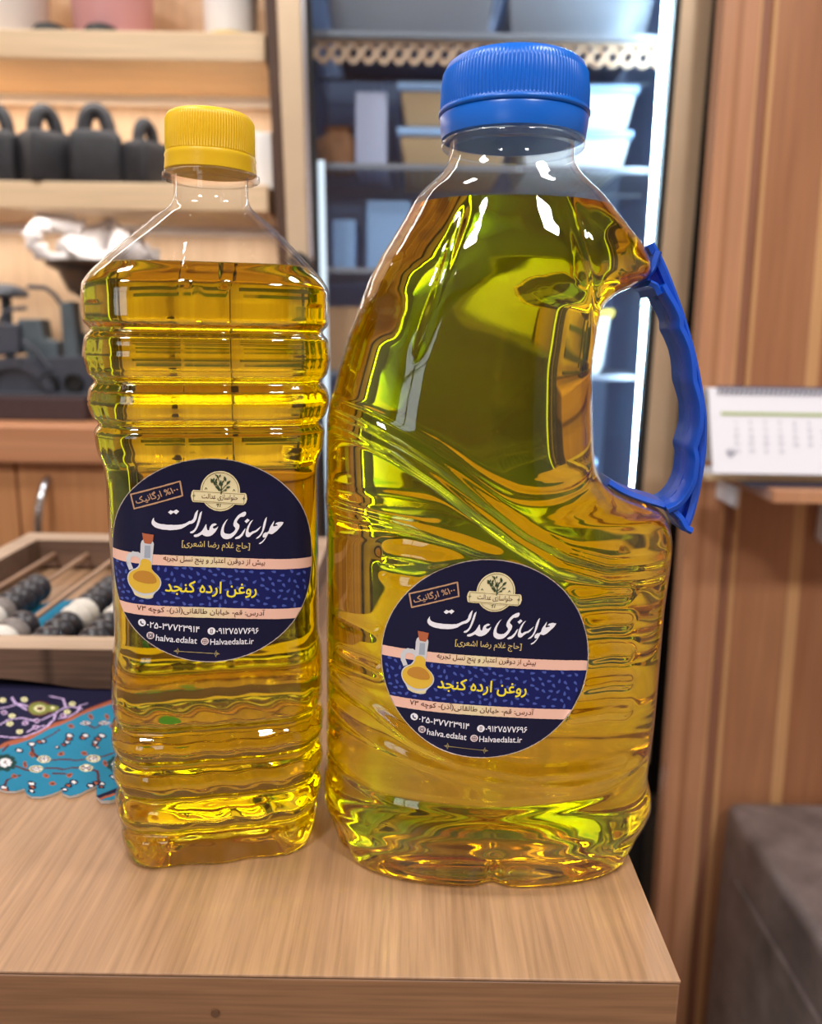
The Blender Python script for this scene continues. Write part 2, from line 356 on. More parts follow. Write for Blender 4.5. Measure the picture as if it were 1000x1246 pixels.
weight(60, 60, 92, 'iron weight seen at an angle, second from the left', rot=R(48))
weight(121, 62, 94, 'iron weight with open ring handle showing wood through the hole', rot=R(14))
weight(180, 50, 78, 'smallest iron weight, nearest the yellow cap', rot=R(60))
b = MB(); b.pxprism([(309, 152), (329, 152), (332, 222), (311, 222)], 1.24, .05)
p = atY(318, 222, 1.24); zb_ = z2t-min(v[2] for v in b.v); b.v = [(x, y, z+zb_) for x, y, z in b.v]
tag(b.build('white_box', M['white'], None, (p[0], 1.24, z2t), bevel=.001), 'upright white card box at the right end of the middle shelf', 'box')
# old balance scale on the cabinet
YW = 1.26
def pw(px, py, Y=YW): return atY(px, py, Y)
ts = thing('balance_scale', 'old blue grey cast iron balance scale on the cabinet', 'scale', (pw(60, 500)[0], YW, zwt))
pb = py_at(60, YW-.06, zwt)
b = MB(); b.box(-.95, pw(104, 500, YW-.06)[0], YW-.06, YW+.07, zwt, zwt+.034); b.build('base', M['maroon'], ts, bevel=.003)
zb0 = zwt+.034
b = MB(); b.box(-.95, pw(300, 480)[0], YW-.03, YW+.04, zb0, zb0+.004)
b.pxprism([(-120, 440), (116, 433), (300, 433), (300, 448), (112, 448), (112, 482), (300, 482), (300, 490), (-120, 490)], YW-.02, .045); b.build('bed', M['scaled'], ts, bevel=.002)
for cx_ in (60, 90):
    b = MB(); c = pw(cx_, 466, YW-.024); b.lathe([(.0135, 0), (.0135, .01), (.011, .01), (.011, .004), (.001, .004)], (0, 0, 0), 24)
    b.v = [(c[0]+x, c[1]-z+.004, c[2]+y) for x, y, z in b.v]; b.build('bolt_hole', M['black'], ts)
b = MB(); c = pw(18, 486, YW-.03); pts = []
n = 26; rr0 = .062; rr1 = .046
outl = [(c[0]+rr0*math.cos(math.pi*i/n), c[1], c[2]+rr0*math.sin(math.pi*i/n)) for i in range(n+1)]+[(c[0]+rr1*math.cos(math.pi*i/n), c[1], c[2]+rr1*math.sin(math.pi*i/n)) for i in range(n, -1, -1)]
for i in range(n):
    q = [outl[i], outl[i+1], outl[2*n-i], outl[2*n+1-i]]; b.prism(q, (0, .06, 0))
b.build('arch_housing', M['scaled'], ts)
b = MB(); b.prism([(c[0]+rr1*math.cos(math.pi*i/n), c[1]+.012, c[2]+rr1*math.sin(math.pi*i/n)) for i in range(n+1)], (0, .04, 0)); b.build('disc', M['brass'], ts)
b = MB(); b.pxprism([(-40, 392), (22, 394), (24, 430), (-40, 436)], YW-.01, .04); b.build('upper_block', M['scaled'], ts, bevel=.003)
b = MB(); b.pxprism([(20, 388), (49, 388), (53, 412), (70, 416), (72, 438), (44, 452), (24, 420)], YW, .035); b.build('beam', M['scale'], ts, bevel=.003)
b = MB(); b.pxprism([(72, 368), (88, 366), (97, 448), (78, 448)], YW-.012, .03); b.build('post', M['scale'], ts, bevel=.003)
b = MB(); b.pxprism([(92, 405), (290, 405), (290, 420), (94, 420)], YW+.02, .012); b.build('cross_bar', M['scale'], ts, bevel=.002)
b = MB(); b.tube([pw(34, 349), pw(55, 350), pw(66, 358), pw(76, 372)], .0035, 10); b.tube([pw(-6, 400), pw(4, 382), pw(14, 376), pw(32, 375)], .003, 10)
b.tube([pw(28, 415, YW-.02), pw(42, 425, YW-.02), pw(62, 450, YW-.02)], .004, 10); b.build('lever', M['scaled'], ts)
cp = pw(135, 322, YW+.01); rp_ = .096
b = MB(); zp = cp[2]
b.lathe([(.012, -.052), (.045, -.05), (.066, -.04), (.078, -.012), (.094, -.004), (.096, 0), (.094, .001), (.078, -.006), (.064, -.034), (.002, -.046)], (cp[0], YW+.02, zp), 48); b.build('pan', M['pan'], ts)
b = MB(); b.tube([(cp[0], YW+.02, zp-.05), (cp[0], YW+.02, zb0+.02)], .012, 16); b.build('pan_stem', M['scaled'], ts)
b = MB(); q = pw(-6, 352); b.lathe([(.03, 0), (.034, .004), (.03, .012), (.016, .018), (.004, .02)], (q[0], YW+.03, q[2]-.01), 28); b.tube([(q[0], YW+.03, q[2]-.01), (q[0], YW+.03, zb0+.05)], .008); b.build('weight_plate', M['scaled'], ts)
# plastic bag lying in the pan
def bagmesh():
    b = MB(); nu, nv = 64, 26; rg = []
    c = (cp[0]-.0, YW+.02, zp-.012)
    for j in range(nv):
        v = j/(nv-1); g = []
        for i in range(nu):
            a = 2*math.pi*i/nu; ca, sa = math.cos(a), math.sin(a)
            top = .040+.034*math.exp(-((ca+.95)/.38)**2)+.036*math.exp(-((ca-.55)/.34)**2)-.014*math.exp(-((ca+.1)/.3)**2)
            r = .06+.006*math.sin(3*a+1)+.004*math.sin(9*a)+.028*max(0, -ca)**3*math.sin(math.pi*min(1, v*1.15))
            prof = math.sin(math.pi*(.12+.88*v))**.62 if v < .98 else .02
            wr = .0030*math.sin(11*a+9*v)+.0022*math.sin(17*a-14*v)+.003*math.sin(5*a+20*v)
            zz_ = top*v**.8+wr*v
            g.append((c[0]+r*prof*ca+wr*.7, c[1]+r*.8*prof*sa, c[2]+zz_))
        rg.append(g)
    b.rings(rg); return b
tb = thing('plastic_bag', 'crumpled white plastic bag lying in the scale pan', 'bag', (cp[0], YW+.02, zp-.01))
bagmesh().build('crumpled_body', M['bag'], tb)
b = MB(); rg = []
lp = [pw(83, 318, YW-.01), pw(58, 312, YW-.02), pw(38, 298, YW-.025), pw(40, 280, YW-.025), pw(56, 268, YW-.02), pw(80, 270, YW-.01), pw(104, 280, YW)]
P = []
for i in range(len(lp)-1):
    for k in range(6): P.append(lp[i]*(1-k/6)+lp[i+1]*k/6)
for i, p in enumerate(P):
    ww = .0085+.003*math.sin(i*.9)+.006*(i/len(P)); dv = np.array([0, .9, .35])
    g = []
    for k in range(10):
        a = 2*math.pi*k/10; t_ = P[min(i+1, len(P)-1)]-P[max(i-1, 0)]; t_ = t_/np.linalg.norm(t_); n_ = np.cross(t_, [0, 1, 0]); n_ /= np.linalg.norm(n_)
        g.append(tuple(p+n_*ww*math.cos(a)*(1+.15*math.sin(i*1.7))+np.array([0, 1, 0])*.005*math.sin(a)))
    rg.append(g)
b.rings(rg); b.build('bag_handle', M['bag'], tb)
# ------------------------------------------------------------------ display fridge
YF = 1.17
tf = thing('display_fridge', 'tall glass door display fridge with champagne steel frame and bright LED strip', 'fridge', (.1, 1.45, FZ))
jl0 = lambda y: 336+.045*y
jl1 = lambda y: 366+.031*y
jr0 = lambda y: 830-.080*y
jr1 = lambda y: 868-.084*y
T, B_ = -420, 930
b = MB(); b.pxprism([(jl0(T), T), (jl1(T), T), (jl1(B_), B_), (jl0(B_), B_)], YF, .05); b.build('door_stile', M['steel'], tf, bevel=.002)
b = MB(); b.pxprism([(jr0(T), T), (jr1(T), T), (jr1(B_), B_), (jr0(B_), B_)], YF, .05); b.build('door_stile', M['steel'], tf, bevel=.002)
b = MB(); b.pxprism([(jl0(B_), B_), (jr1(B_), B_), (jr1(B_)-50, B_+800), (jl0(B_)+30, B_+800)], YF+.02, .04); b.build('kick_plate', M['black'], tf)
for ya, yb_ in ((T, T+70), (B_-60, B_)):
    b = MB(); b.pxprism([(jl1(ya), ya), (jr0(ya), ya), (jr0(yb_), yb_), (jl1(yb_), yb_)], YF, .05); b.build('door_rail', M['steel'], tf)
b = MB(); b.pxprism([(jl1(T), T), (jl1(T)+5, T), (jl1(B_)+5, B_), (jl1(B_), B_)], YF-.004, .006)
b.build('glass_bead', M['chrome'], tf)
for s0 in (0, 1):
    b = MB()
    if s0 == 0: b.pxprism([(jl1(T)+5, T), (jl1(T)+11, T), (jl1(B_)+11, B_), (jl1(B_)+5, B_)], YF+.004, .02)
    else: b.pxprism([(jr0(T)-9, T), (jr0(T), T), (jr0(B_), B_), (jr0(B_)-9, B_)], YF+.004, .02)
    b.build('gasket', M['black'], tf)
b = MB(); b.pxprism([(jl1(T)+5, T), (jr0(T)-1, T), (jr0(B_)-1, B_), (jl1(B_)+5, B_)], YF+.012, .004); b.build('glass_pane', M['glassp'], tf)
xl_, xr_ = atY(350, 300, YF)[0], atY(826, 300, YF+.06)[0]
b = MB(); YI = YF+.06; YBK = 1.62
b.box(xl_, xr_, YBK, YBK+.03, FZ+.05, 1.3); b.box(xl_-.006, xl_+.012, YI, YBK, FZ+.05, 1.3); b.box(xr_-.0, xr_+.012, YI, YBK, FZ+.05, 1.3); b.box(xl_, xr_, YI, YBK, FZ+.02, FZ+.06); b.box(xl_, xr_, YI, YBK, 1.28, 1.3)
b.build('lining', M['inner'], tf)
def strip(x0, k, wd, Y, mt, nm, y0=-300, y1=1100):
    b = MB(); b.pxprism([(x0+k*y0-wd/2, y0), (x0+k*y0+wd/2, y0), (x0+k*y1+wd/2, y1), (x0+k*y1-wd/2, y1)], Y, .006); return b.build(nm, mt, tf)
strip(812.5, -.066, 8.5, YF+.025, M['led'], 'led_strip')
strip(386.5, .02, 7, YF+.03, M['led2'], 'led_strip', 195, 1000)
def zI(py, Y): return atY(600, py, Y)[2]
YSF = YI+.02
shz = [zI(46, YSF), zI(206, YSF), zI(332, YSF), zI(457, YSF), zI(640, YSF)]
for z in shz:
    b = MB(); b.tube([(xl_+.012, YSF, z), (xr_, YSF, z)], .004, 8)
    b.tube([(xl_+.012, YSF+.2, z), (xr_, YSF+.2, z)], .003, 8)
    for i in range(46):
        x = xl_+.015+(xr_-xl_-.02)*i/45; b.tube([(x, YSF, z), (x, YBK-.02, z)], .0014, 5, smooth=True)
    b.box(xl_+.012, xr_, YSF-.008, YSF-.004, z-.003, z+.004)
    b.build('wire_shelf', M['wire'], tf)
# beige lattice trim below the top shelf
b = MB(); zt_, zb2 = zI(53, YSF+.0), zI(79, YSF+.0); nz = 24
for i in range(nz):
    for h_ in (0, 1):
        x0 = xl_+.02+(xr_-xl_-.04)*i/nz; x1 = xl_+.02+(xr_-xl_-.04)*(i+1)/nz; w_ = .0042
        za, zc_ = (zb2, zt_) if h_ == 0 else (zt_, zb2)
        b.prism([(x0-w_, YSF+.002+h_*.004, za), (x0+w_, YSF+.002+h_*.004, za), (x1+w_, YSF+.002+h_*.004, zc_), (x1-w_, YSF+.002+h_*.004, zc_)], (0, .004, 0))
b.box(xl_+.02, xr_-.02, YSF+.002, YSF+.01, zt_-.001, zt_+.005)
b.build('lattice_trim', M['zig'], tf, weld=False)
b = MB(); ph = atY(363, 312, YF-.03); b.tube([(ph[0], YF, ph[2]-.01), (ph[0], YF-.028, ph[2]-.006), (ph[0]+.002, YF-.034, ph[2]-.03), (ph[0]+.004, YF-.034, ph[2]-.42), (ph[0]+.004, YF, ph[2]-.44)], .013, 16); b.build('handle', M['black'], tf)
# stock in the fridge, with solid stand-ins for reflections in the door glass
def tub(name, label, px0, px1, zbot, hgt, mt, lidm, Y=YSF+.03, dep=.2, group=None):
    x0, x1 = atY(px0, 150, Y)[0], atY(px1, 150, Y)[0]
    t = thing(name, label, 'container', ((x0+x1)/2, Y+dep/2, zbot), group)
    def rr(ins, z): return [(x0+ins, Y+ins, z), (x1-ins, Y+ins, z), (x1-ins, Y+dep-ins, z), (x0+ins, Y+dep-ins, z)]
    b = MB(); b.rings([rr(.016, zbot), rr(.012, zbot+.004), rr(.004, zbot+hgt-.012)], smooth=False); b.build('tub', mt, t, bevel=.003)
    b = MB(); b.rings([rr(.002, zbot+hgt-.012), rr(0, zbot+hgt-.01), rr(0, zbot+hgt-.001), rr(.006, zbot+hgt)], smooth=False); b.build('lid', lidm, t, bevel=.0015)
    return t
g = 'lidded tubs in the fridge'
h1 = zI(146, YSF)-shz[1]-.006; h2 = zI(90, YSF)-zI(146, YSF)
s1 = shz[1]+.003
tub('food_tub', 'beige lidded tub at the bottom of the stack left of the blue cap', 483, 622, s1, h1, M['tubb'], M['tublid'], group=g)
tub('food_tub', 'beige lidded tub on top of the stack left of the blue cap', 483, 622, s1+h1+.001, h2, M['tubb'], M['tublid'], group=g)
tub('food_tub', 'white lidded tub at the bottom of the stack right of the blue cap', 632, 772, s1, h1, M['tubw'], M['tublid'], group=g)
tub('food_tub', 'white lidded tub on top of the stack right of the blue cap', 632, 776, s1+h1+.001, h2, M['tubw'], M['tublid'], group=g)
tub('food_tub', 'grey lidded tub above the lattice trim, left of the pair', 395, 600, shz[0]+.003, .075, M['wire'], M['tublid'], group=g)
tub('food_tub', 'grey lidded tub above the lattice trim, right of the pair', 610, 790, shz[0]+.003, .075, M['wire'], M['tublid'], group=g)
z3 = shz[3]+.003
tub('food_tub', 'white tub with yellow lid seen through the blue handle', 640, 762, z3, zI(373, YSF)-z3, M['tubw'], M['tublidy'], group=g)
tub('food_tub', 'white tub with yellow lid on the shelf behind the big bottle', 470, 632, z3, zI(380, YSF)-z3, M['tubw'], M['tublidy'], group=g)
z4 = shz[4]+.003
tub('food_tub', 'pale tub low in the fridge, seen through the blue handle', 640, 752, z4, zI(560, YSF)-z4, M['tubw'], M['tublid'], group=g)
def carton(name, label, px0, px1, z0, z1, mt, Y=YSF+.03, dep=.12, cat='box'):
    x0, x1 = atY(px0, 200, Y)[0], atY(px1, 200, Y)[0]
    b = MB(); b.box(x0, x1, Y, Y+dep, z0, z1); return tag(b.build(name, mt, None, ((x0+x1)/2, Y, z0), bevel=.002), label, cat)
carton('white_reflection', 'lilac white block for a glass reflection, left of the beige tubs in the fridge', 432, 470, s1, s1+.105, M['pwhite'])  # solid block put in for a pale reflection in the door glass
t = thing('brown_reflection', 'crumpled brown lump for a glass reflection at the left of the fridge shelf', 'bag', (atY(412, 190, YSF+.06)[0], YSF+.06, s1))  # lump shaped and coloured for a brown reflection in the door glass
b = MB(); c0 = t.location
b.rings([[(c0[0]+.034*s_*(1+.12*math.sin(5*a+z_*90))*math.cos(a), c0[1]+.026*s_*(1+.12*math.cos(4*a+z_*70))*math.sin(a), c0[2]+z_) for a in [2*math.pi*i/30 for i in range(30)]] for z_, s_ in ((0, .9), (.01, 1), (.03, 1.05), (.045, .85), (.056, .5), (.062, .65))]); b.build('crumpled_body', M['pbrown'], t)
z2s = shz[2]+.003
carton('blue_reflection', 'pale blue block for a glass reflection on the shelf left of the big bottle neck', 446, 500, z2s, zI(246, YSF+.03), M['pblue'])  # shop-front reflection built as a pale blue block
carton('small_blue_reflection', 'small pale blue block for a glass reflection beside the left LED strip', 404, 432, z2s, zI(270, YSF+.03), M['pblue'])  # second blue block added for the reflection in the glass
carton('tan_carton', 'tan cardboard carton showing between the two bottles', 396, 470, shz[3]+.003, zI(376, YSF+.03), M['carton'])
# ------------------------------------------------------------------ right side: wall shelf, calendar, papers, steel chest
YSH = .93
def zR(py, Y): return atY(960, py, Y)[2]
zs_ = zR(597, YSH)
tw = thing('wall_shelf', 'small brown wooden shelf board on the panelled partition', 'shelf', (atY(960, 597, YSH)[0], 1.0, zs_-.016))
xs0 = atY(942, 600, YSH)[0]
b = MB(); b.box(xs0, xs0+.45, YSH, YP, zs_-.015, zs_); b.build('board', M['panB'], tw, bevel=.001)
x0 = atY(893, 600, YP-.05)[0]
b = MB(); b.box(x0, xs0-.004, YP-.07, YP, zs_-.042, zs_-.0155); b.build('bracket', M['paper'], tw, bevel=.002)
gp = 'papers under the calendar'
zc = zs_
for k, (dx, dyy, mt, lb) in enumerate(((0.0, 0, 'paperd', 'navy printed sheet under the calendar'), (-.048, .012, 'paper2', 'cream sheet sticking out under the calendar'), (-.062, .02, 'paper', 'white sheet sticking out furthest under the calendar'))):
    b = MB(); x = xs0-.02+dx; b.box(x, x+.26, YSH+.02+dyy, (YP-.012, 1.02, 1.0)[k], zc, zc+.0055); zc += .0055
    tag(b.build('paper_sheet', M[mt], None, (x+.13, YSH+.05, zc-.004)), lb, 'paper', gp)
tcal = thing('desk_calendar', 'white spiral desk calendar with green bar on the wall shelf', 'calendar', (xs0+.07, .98, zc))
Yc0 = .945; zct = zR(474, .985)
xa = atY(869, 560, Yc0)[0]; xb = xa+.21
yt_ = .985
b = MB(); b.prism([(xa, Yc0, zc), (xb, Yc0, zc), (xb, yt_, zct), (xa, yt_, zct)], (0, .002, .0005)); pg = b.build('page', M['paper'], tcal)
b = MB(); b.prism([(xa-.004, 2*yt_-Yc0+.02, zc), (xb, 2*yt_-Yc0+.02, zc), (xb, yt_+.004, zct), (xa-.004, yt_+.004, zct)], (0, .002, .0005)); b.build('back_leaf', M['paper'], tcal)
b = MB()
for i in range(34):
    x = xa+.012+i*.0058; pts = [(x, yt_-.0005+.005*math.cos(a), zct-.002+.005*math.sin(a)) for a in [2*math.pi*k/10 for k in range(11)]]; b.tube(pts, .0012, 6, caps=False)
b.build('spiral_binding', M['spiral'], tcal)
def onpage(u, v):  # u metres from the left, v 0..1 up the page
    return Vector((xa+u, Yc0+(yt_-Yc0)*v-.0006, zc+(zct-zc)*v))
b = MB(); b.prism([onpage(.013, .685), onpage(.2, .685), onpage(.2, .72), onpage(.013, .72)], (0, -.0003, 0)); b.build('green_bar', M['green'], pg)
# ------------------------------------------------------------------ text helper
PF = {'ا': (0xFE8D, 0xFE8E), 'آ': (0xFE81, 0xFE82), 'ب': (0xFE8F, 0xFE90, 0xFE91, 0xFE92), 'پ': (0xFB56, 0xFB57, 0xFB58, 0xFB59), 'ت': (0xFE95, 0xFE96, 0xFE97, 0xFE98),
      'ج': (0xFE9D, 0xFE9E, 0xFE9F, 0xFEA0), 'چ': (0xFB7A, 0xFB7B, 0xFB7C, 0xFB7D), 'ح': (0xFEA1, 0xFEA2, 0xFEA3, 0xFEA4), 'خ': (0xFEA5, 0xFEA6, 0xFEA7, 0xFEA8),
      'د': (0xFEA9, 0xFEAA), 'ذ': (0xFEAB, 0xFEAC), 'ر': (0xFEAD, 0xFEAE), 'ز': (0xFEAF, 0xFEB0), 'س': (0xFEB1, 0xFEB2, 0xFEB3, 0xFEB4), 'ش': (0xFEB5, 0xFEB6, 0xFEB7, 0xFEB8),
      'ض': (0xFEBD, 0xFEBE, 0xFEBF, 0xFEC0), 'ط': (0xFEC1, 0xFEC2, 0xFEC3, 0xFEC4), 'ع': (0xFEC9, 0xFECA, 0xFECB, 0xFECC), 'غ': (0xFECD, 0xFECE, 0xFECF, 0xFED0),
      'ق': (0xFED5, 0xFED6, 0xFED7, 0xFED8), 'ک': (0xFB8E, 0xFB8F, 0xFB90, 0xFB91), 'گ': (0xFB92, 0xFB93, 0xFB94, 0xFB95), 'ل': (0xFEDD, 0xFEDE, 0xFEDF, 0xFEE0),
      'م': (0xFEE1, 0xFEE2, 0xFEE3, 0xFEE4), 'ن': (0xFEE5, 0xFEE6, 0xFEE7, 0xFEE8), 'ه': (0xFEE9, 0xFEEA, 0xFEEB, 0xFEEC), 'و': (0xFEED, 0xFEEE), 'ی': (0xFBFC, 0xFBFD, 0xFBFE, 0xFBFF)}
def shape(s):
    out = []; i = 0
    while i < len(s):
        c = s[i]
        if c not in PF: out.append(c); i += 1; continue
        prev = i > 0 and s[i-1] in PF and len(PF[s[i-1]]) == 4
        if c == 'ل' and i+1 < len(s) and s[i+1] == 'ا':
            out.append(chr(0xFEFC if prev else 0xFEFB)); i += 2; continue
        nxt = len(PF[c]) == 4 and i+1 < len(s) and s[i+1] in PF
        out.append(chr(PF[c][(1 if prev else 0)+(2 if nxt else 0)])); i += 1
    out = out[::-1]; sw = {'(': ')', ')': '(', '[': ']', ']': '['}; out = [sw.get(c, c) for c in out]
    k = 0; res = []                              # digit runs read left to right
    isd = lambda c: '\u06f0' <= c <= '\u06f9'
    while k < len(out):
        if isd(out[k]):
            j = k
            while j < len(out) and isd(out[j]): j += 1
            res += out[k:j][::-1]; k = j
        else: res.append(out[k]); k += 1
    return ''.join(res)
_tc = bpy.data.curves.new('lettering', 'FONT'); _to = bpy.data.objects.new('lettering', _tc); COL.objects.link(_to)
def text2d(s, bold=.012, arabic=True):   # outlines of the lettering, filled by the non-zero rule
    _tc.body = shape(s) if arabic else s; _tc.offset = bold; _tc.resolution_u = 3; _tc.size = 1; _tc.fill_mode = 'NONE'
    dg = bpy.context.evaluated_depsgraph_get(); dg.update(); e = _to.evaluated_get(dg); me = e.to_mesh()
    v = np.array([(q.co.x, q.co.y) for q in me.vertices]); ed = [tuple(q.vertices) for q in me.edges]; e.to_mesh_clear()
    brk = np.ones(len(v), bool)             # a loop starts where no edge comes from the vertex before
    for a, c in ed:
        if abs(a-c) == 1: brk[max(a, c)] = False
    st = list(np.nonzero(brk)[0])+[len(v)]; loops = [list(range(a, c)) for a, c in zip(st[:-1], st[1:]) if c-a > 2]
    E_ = [(l[k], l[(k+1) % len(l)]) for l in loops for k in range(len(l))]
    V_, _, F_, *_r = delaunay_2d_cdt([Vector(p) for p in v], E_, [], 0, 1e-6)
    V_ = np.array([(p.x, p.y) for p in V_]); out = []
    A = v[[e_[0] for e_ in E_]]; B = v[[e_[1] for e_ in E_]]
    for f in F_:
        c = V_[list(f)].mean(0); up = (A[:, 1] <= c[1]) & (B[:, 1] > c[1]); dn = (A[:, 1] > c[1]) & (B[:, 1] <= c[1])
        cr = (B[:, 0]-A[:, 0])*(c[1]-A[:, 1])-(c[0]-A[:, 0])*(B[:, 1]-A[:, 1])
        if int((up & (cr > 0)).sum())-int((dn & (cr < 0)).sum()) != 0: out.append(tuple(f))
    lo, hi = v.min(0), v.max(0); return (V_-(lo+hi)/2), hi-lo, out
# calendar numbers
b = MB(); n_ = 1
fa = '۰۱۲۳۴۵۶۷۸۹'
fad = lambda n: ''.join(fa[int(c)] for c in str(n))
for r_ in range(5):
    for c_ in range(7):
        if (r_ == 0 and c_ > 5) or n_ > 31: continue
        v, sz, f = text2d(fad(n_), .01, False); n_ += 1
        ce = (.03+c_*.0172, .60-r_*.085); k = .0044/max(sz[1], .4)
        b.add([onpage(ce[0]+p[0]*k, ce[1]+p[1]*k/(zct-zc))+Vector((0, -.0002, 0)) for p in v], f)
b.build('numerals', M['grey'], pg, weld=False)
b = MB()
for i in range(6):
    for j in range(6):
        if random.random() < .6 and abs(i-2.5)+abs(j-2.5) < 4: b.prism([onpage(.016+i*.0018, .19+j*.018), onpage(.0176+i*.0018, .19+j*.018), onpage(.0176+i*.0018, .205+j*.018), onpage(.016+i*.0018, .205+j*.018)], (0, -.0002, 0))
b.build('printed_mark', M['grey'], pg, weld=False)
# steel chest bottom right
zc_t = atY(893, 975, YP-.02)[2]; xc0 = atY(884, 975, YP-.02)[0]
tm = thing('steel_chest', 'worn dark grey steel chest standing against the wooden partition', 'chest', (xc0+.25, .75, FZ))
b = MB(); b.box(xc0, xc0+.6, .42, YP-.015, FZ, zc_t); b.build('body', M['metalbox'], tm, bevel=.016)
b = MB(); b.box(xc0-.004, xc0+.01, .5, YP-.075, FZ+.06, zc_t-.085); b.build('side_panel', M['metalbox'], tm, bevel=.003)
b = MB(); p = atY(1004, 635, YP-.04); b.box(p[0]+.006, p[0]+.062, YP-.04, YP, p[2]-.035, p[2]+.045)
tag(b.build('wall_box', M['paper'], None, (p[0], YP-.02, p[2]), bevel=.008), 'small white box on the partition below the calendar shelf', 'box')
# ------------------------------------------------------------------ patterned mat
CZ = .0016
def cz(zx, zy): p = atZ(zx/6.25, 820+zy/6.25, CZ); return (p[0], p[1])
front = [(-400, 860), (-300, 900), (-200, 890), (-120, 850), (0, 870), (40, 885), (120, 885), (185, 865), (200, 900), (240, 925), (320, 925), (400, 905), (470, 875), (480, 905), (530, 925), (600, 910), (680, 870), (735, 845), (735, 930), (770, 965), (840, 965), (915, 945)]
outline = [cz(*q) for q in front]+[(-.1265, .345), (-.118, .40), (-.105, .50), (-.10, .62), (-.225, .64), (-.25, .60), (-.285, .58), (-.60, .57), (-.62, .40)]
navy, turq, orange, white_, cream, dgreen, olive = [np.array(lin(c)) for c in ((24, 22, 52), (36, 122, 156), (160, 88, 62), (226, 222, 226), (222, 214, 168), (26, 62, 62), (120, 124, 62))]
lil = np.array(lin((196, 170, 214))); brown = np.array(lin((84, 36, 40)))
bz = [(-60, 600), (0, 545), (70, 520), (150, 505), (260, 465), (330, 430), (400, 392), (470, 372), (560, 330), (640, 290), (740, 250), (830, 215), (900, 190)]
bw = np.array([cz(*q) for q in bz])
_s = [(q, r) for q, r in []]
def segd(p, a, c):
    ab = c-a; t = np.clip(((p-a)@ab)/(ab@ab), 0, 1); return np.linalg.norm(p-(a+t[:, None]*ab), axis=1)
def clothcolor(P):
    n = len(P); colr = np.tile(turq, (n, 1))
    def line(pts, w_, c):
        pts = [np.array(cz(*q)) for q in pts]
        d = np.min([segd(P, pts[i], pts[i+1]) for i in range(len(pts)-1)], axis=0); colr[d < w_] = c
    def ell(cx, cyy, rx_, ry_, c, rot=0):
        o = np.array(cz(cx, cyy)); ex = np.array(cz(cx+10, cyy))-o; ey = np.array(cz(cx, cyy+10))-o
        A = np.linalg.inv(np.stack([ex/10, ey/10], 1)); q = (P-o)@A.T
        if rot: q = q@np.array([[math.cos(rot), -math.sin(rot)], [math.sin(rot), math.cos(rot)]])
        colr[(q[:, 0]/rx_)**2+(q[:, 1]/ry_)**2 < 1] = c
    # random filler flowers outside the seen patch keep the field going
    yb_ = np.interp(P[:, 0], bw[:, 0], bw[:, 1]); nv = (P[:, 1] > yb_) & (P[:, 0] < bw[-1, 0]) & (P[:, 1] < .515+.02*np.cos(P[:, 0]*30))
    wv = .0012*np.abs(np.sin(P[:, 0]*260))
    colr[(np.abs(P[:, 1]-yb_+wv) < .0035)] = orange; colr[nv & (P[:, 1] > yb_+.0022)] = brown; colr[nv & (P[:, 1] > yb_+.0042)] = navy
    for pts in ([(0, 470), (80, 480), (180, 480), (290, 440), (360, 400), (410, 350), (420, 310)], [(0, 380), (60, 345), (160, 330), (240, 350), (320, 350), (420, 300), (500, 250), (480, 190), (380, 170)],
                [(0, 260), (60, 250), (140, 225), (210, 245)], [(210, 440), (265, 405), (340, 395)], [(450, 340), (520, 330), (590, 290), (610, 240), (660, 225)], [(-60, 300), (-200, 340), (-300, 420)], [(90, 180), (110, 215), (200, 270)], [(500, 260), (560, 250), (620, 270)]):
        line(pts, .00055, lil)
    ell(300, 262, 90, 58, brown); ell(345, 268, 80, 34, brown); ell(295, 262, 78, 48, olive); ell(380, 262, 70, 26, olive); ell(300, 262, 42, 24, cream); ell(305, 262, 26, 13, brown); ell(400, 258, 18, 10, cream)
    for x, y in ((75, 375), (150, 437), (90, 315), (510, 290), (185, 195), (20, 200), (550, 228), (-80, 260), (-150, 200), (-60, 420)):
        ell(x, y, 26, 17, cream); ell(x, y, 11, 7, olive)
    for x, y in ((190, 370), (270, 405), (480, 320), (30, 290), (280, 355)): ell(x, y, 24, 17, lil); ell(x, y, 14, 9, brown)
    for pts in ([(110, 700), (220, 735), (300, 720), (420, 715), (480, 728), (560, 712), (640, 715), (740, 740), (755, 830)], [(240, 530), (250, 600), (300, 645), (400, 660), (470, 650), (580, 660), (690, 645), (800, 625), (890, 590)], [(20, 860), (60, 800), (150, 770)], [(400, 755), (500, 760)], [(20, 590), (60, 540)], [(330, 500), (400, 465), (450, 430)], [(640, 380), (720, 420), (790, 380)], [(-100, 700), (-200, 760), (-300, 720)]):
        line(pts, .0006, brown)
    for x, y, r_ in ((540, 402, .3), (465, 612, -.3), (640, 608, .3), (190, 690, 1.2), (800, 680, 1.2), (350, 772, .4), (530, 768, -.4), (400, 830, 0), (690, 330, 1), (815, 330, 1), (855, 402, .3), (-60, 760, .3), (-150, 640, .3), (240, 615, 1), (110, 775, .2)):
        ell(x, y, 26, 15, orange, r_); ell(x, y, 13, 7, brown, r_)
    for x, y in ((335, 650), (710, 645), (275, 722), (655, 715)):
        ell(x, y, 52, 26, cream); ell(x, y, 42, 19, brown)
        for dx, dy in ((-24, 0), (-8, -9), (10, -9), (-8, 9), (10, 9), (26, 0)): ell(x+dx, y+dy, 9, 6, white_)
    for x, y in ((650, 380), (790, 378)):
        for dx, dy in ((-30, 3), (-10, -9), (12, -9), (-8, 9), (14, 8), (34, -2)): ell(x+dx, y+dy, 13, 8, brown); ell(x+dx, y+dy, 9, 5, white_)
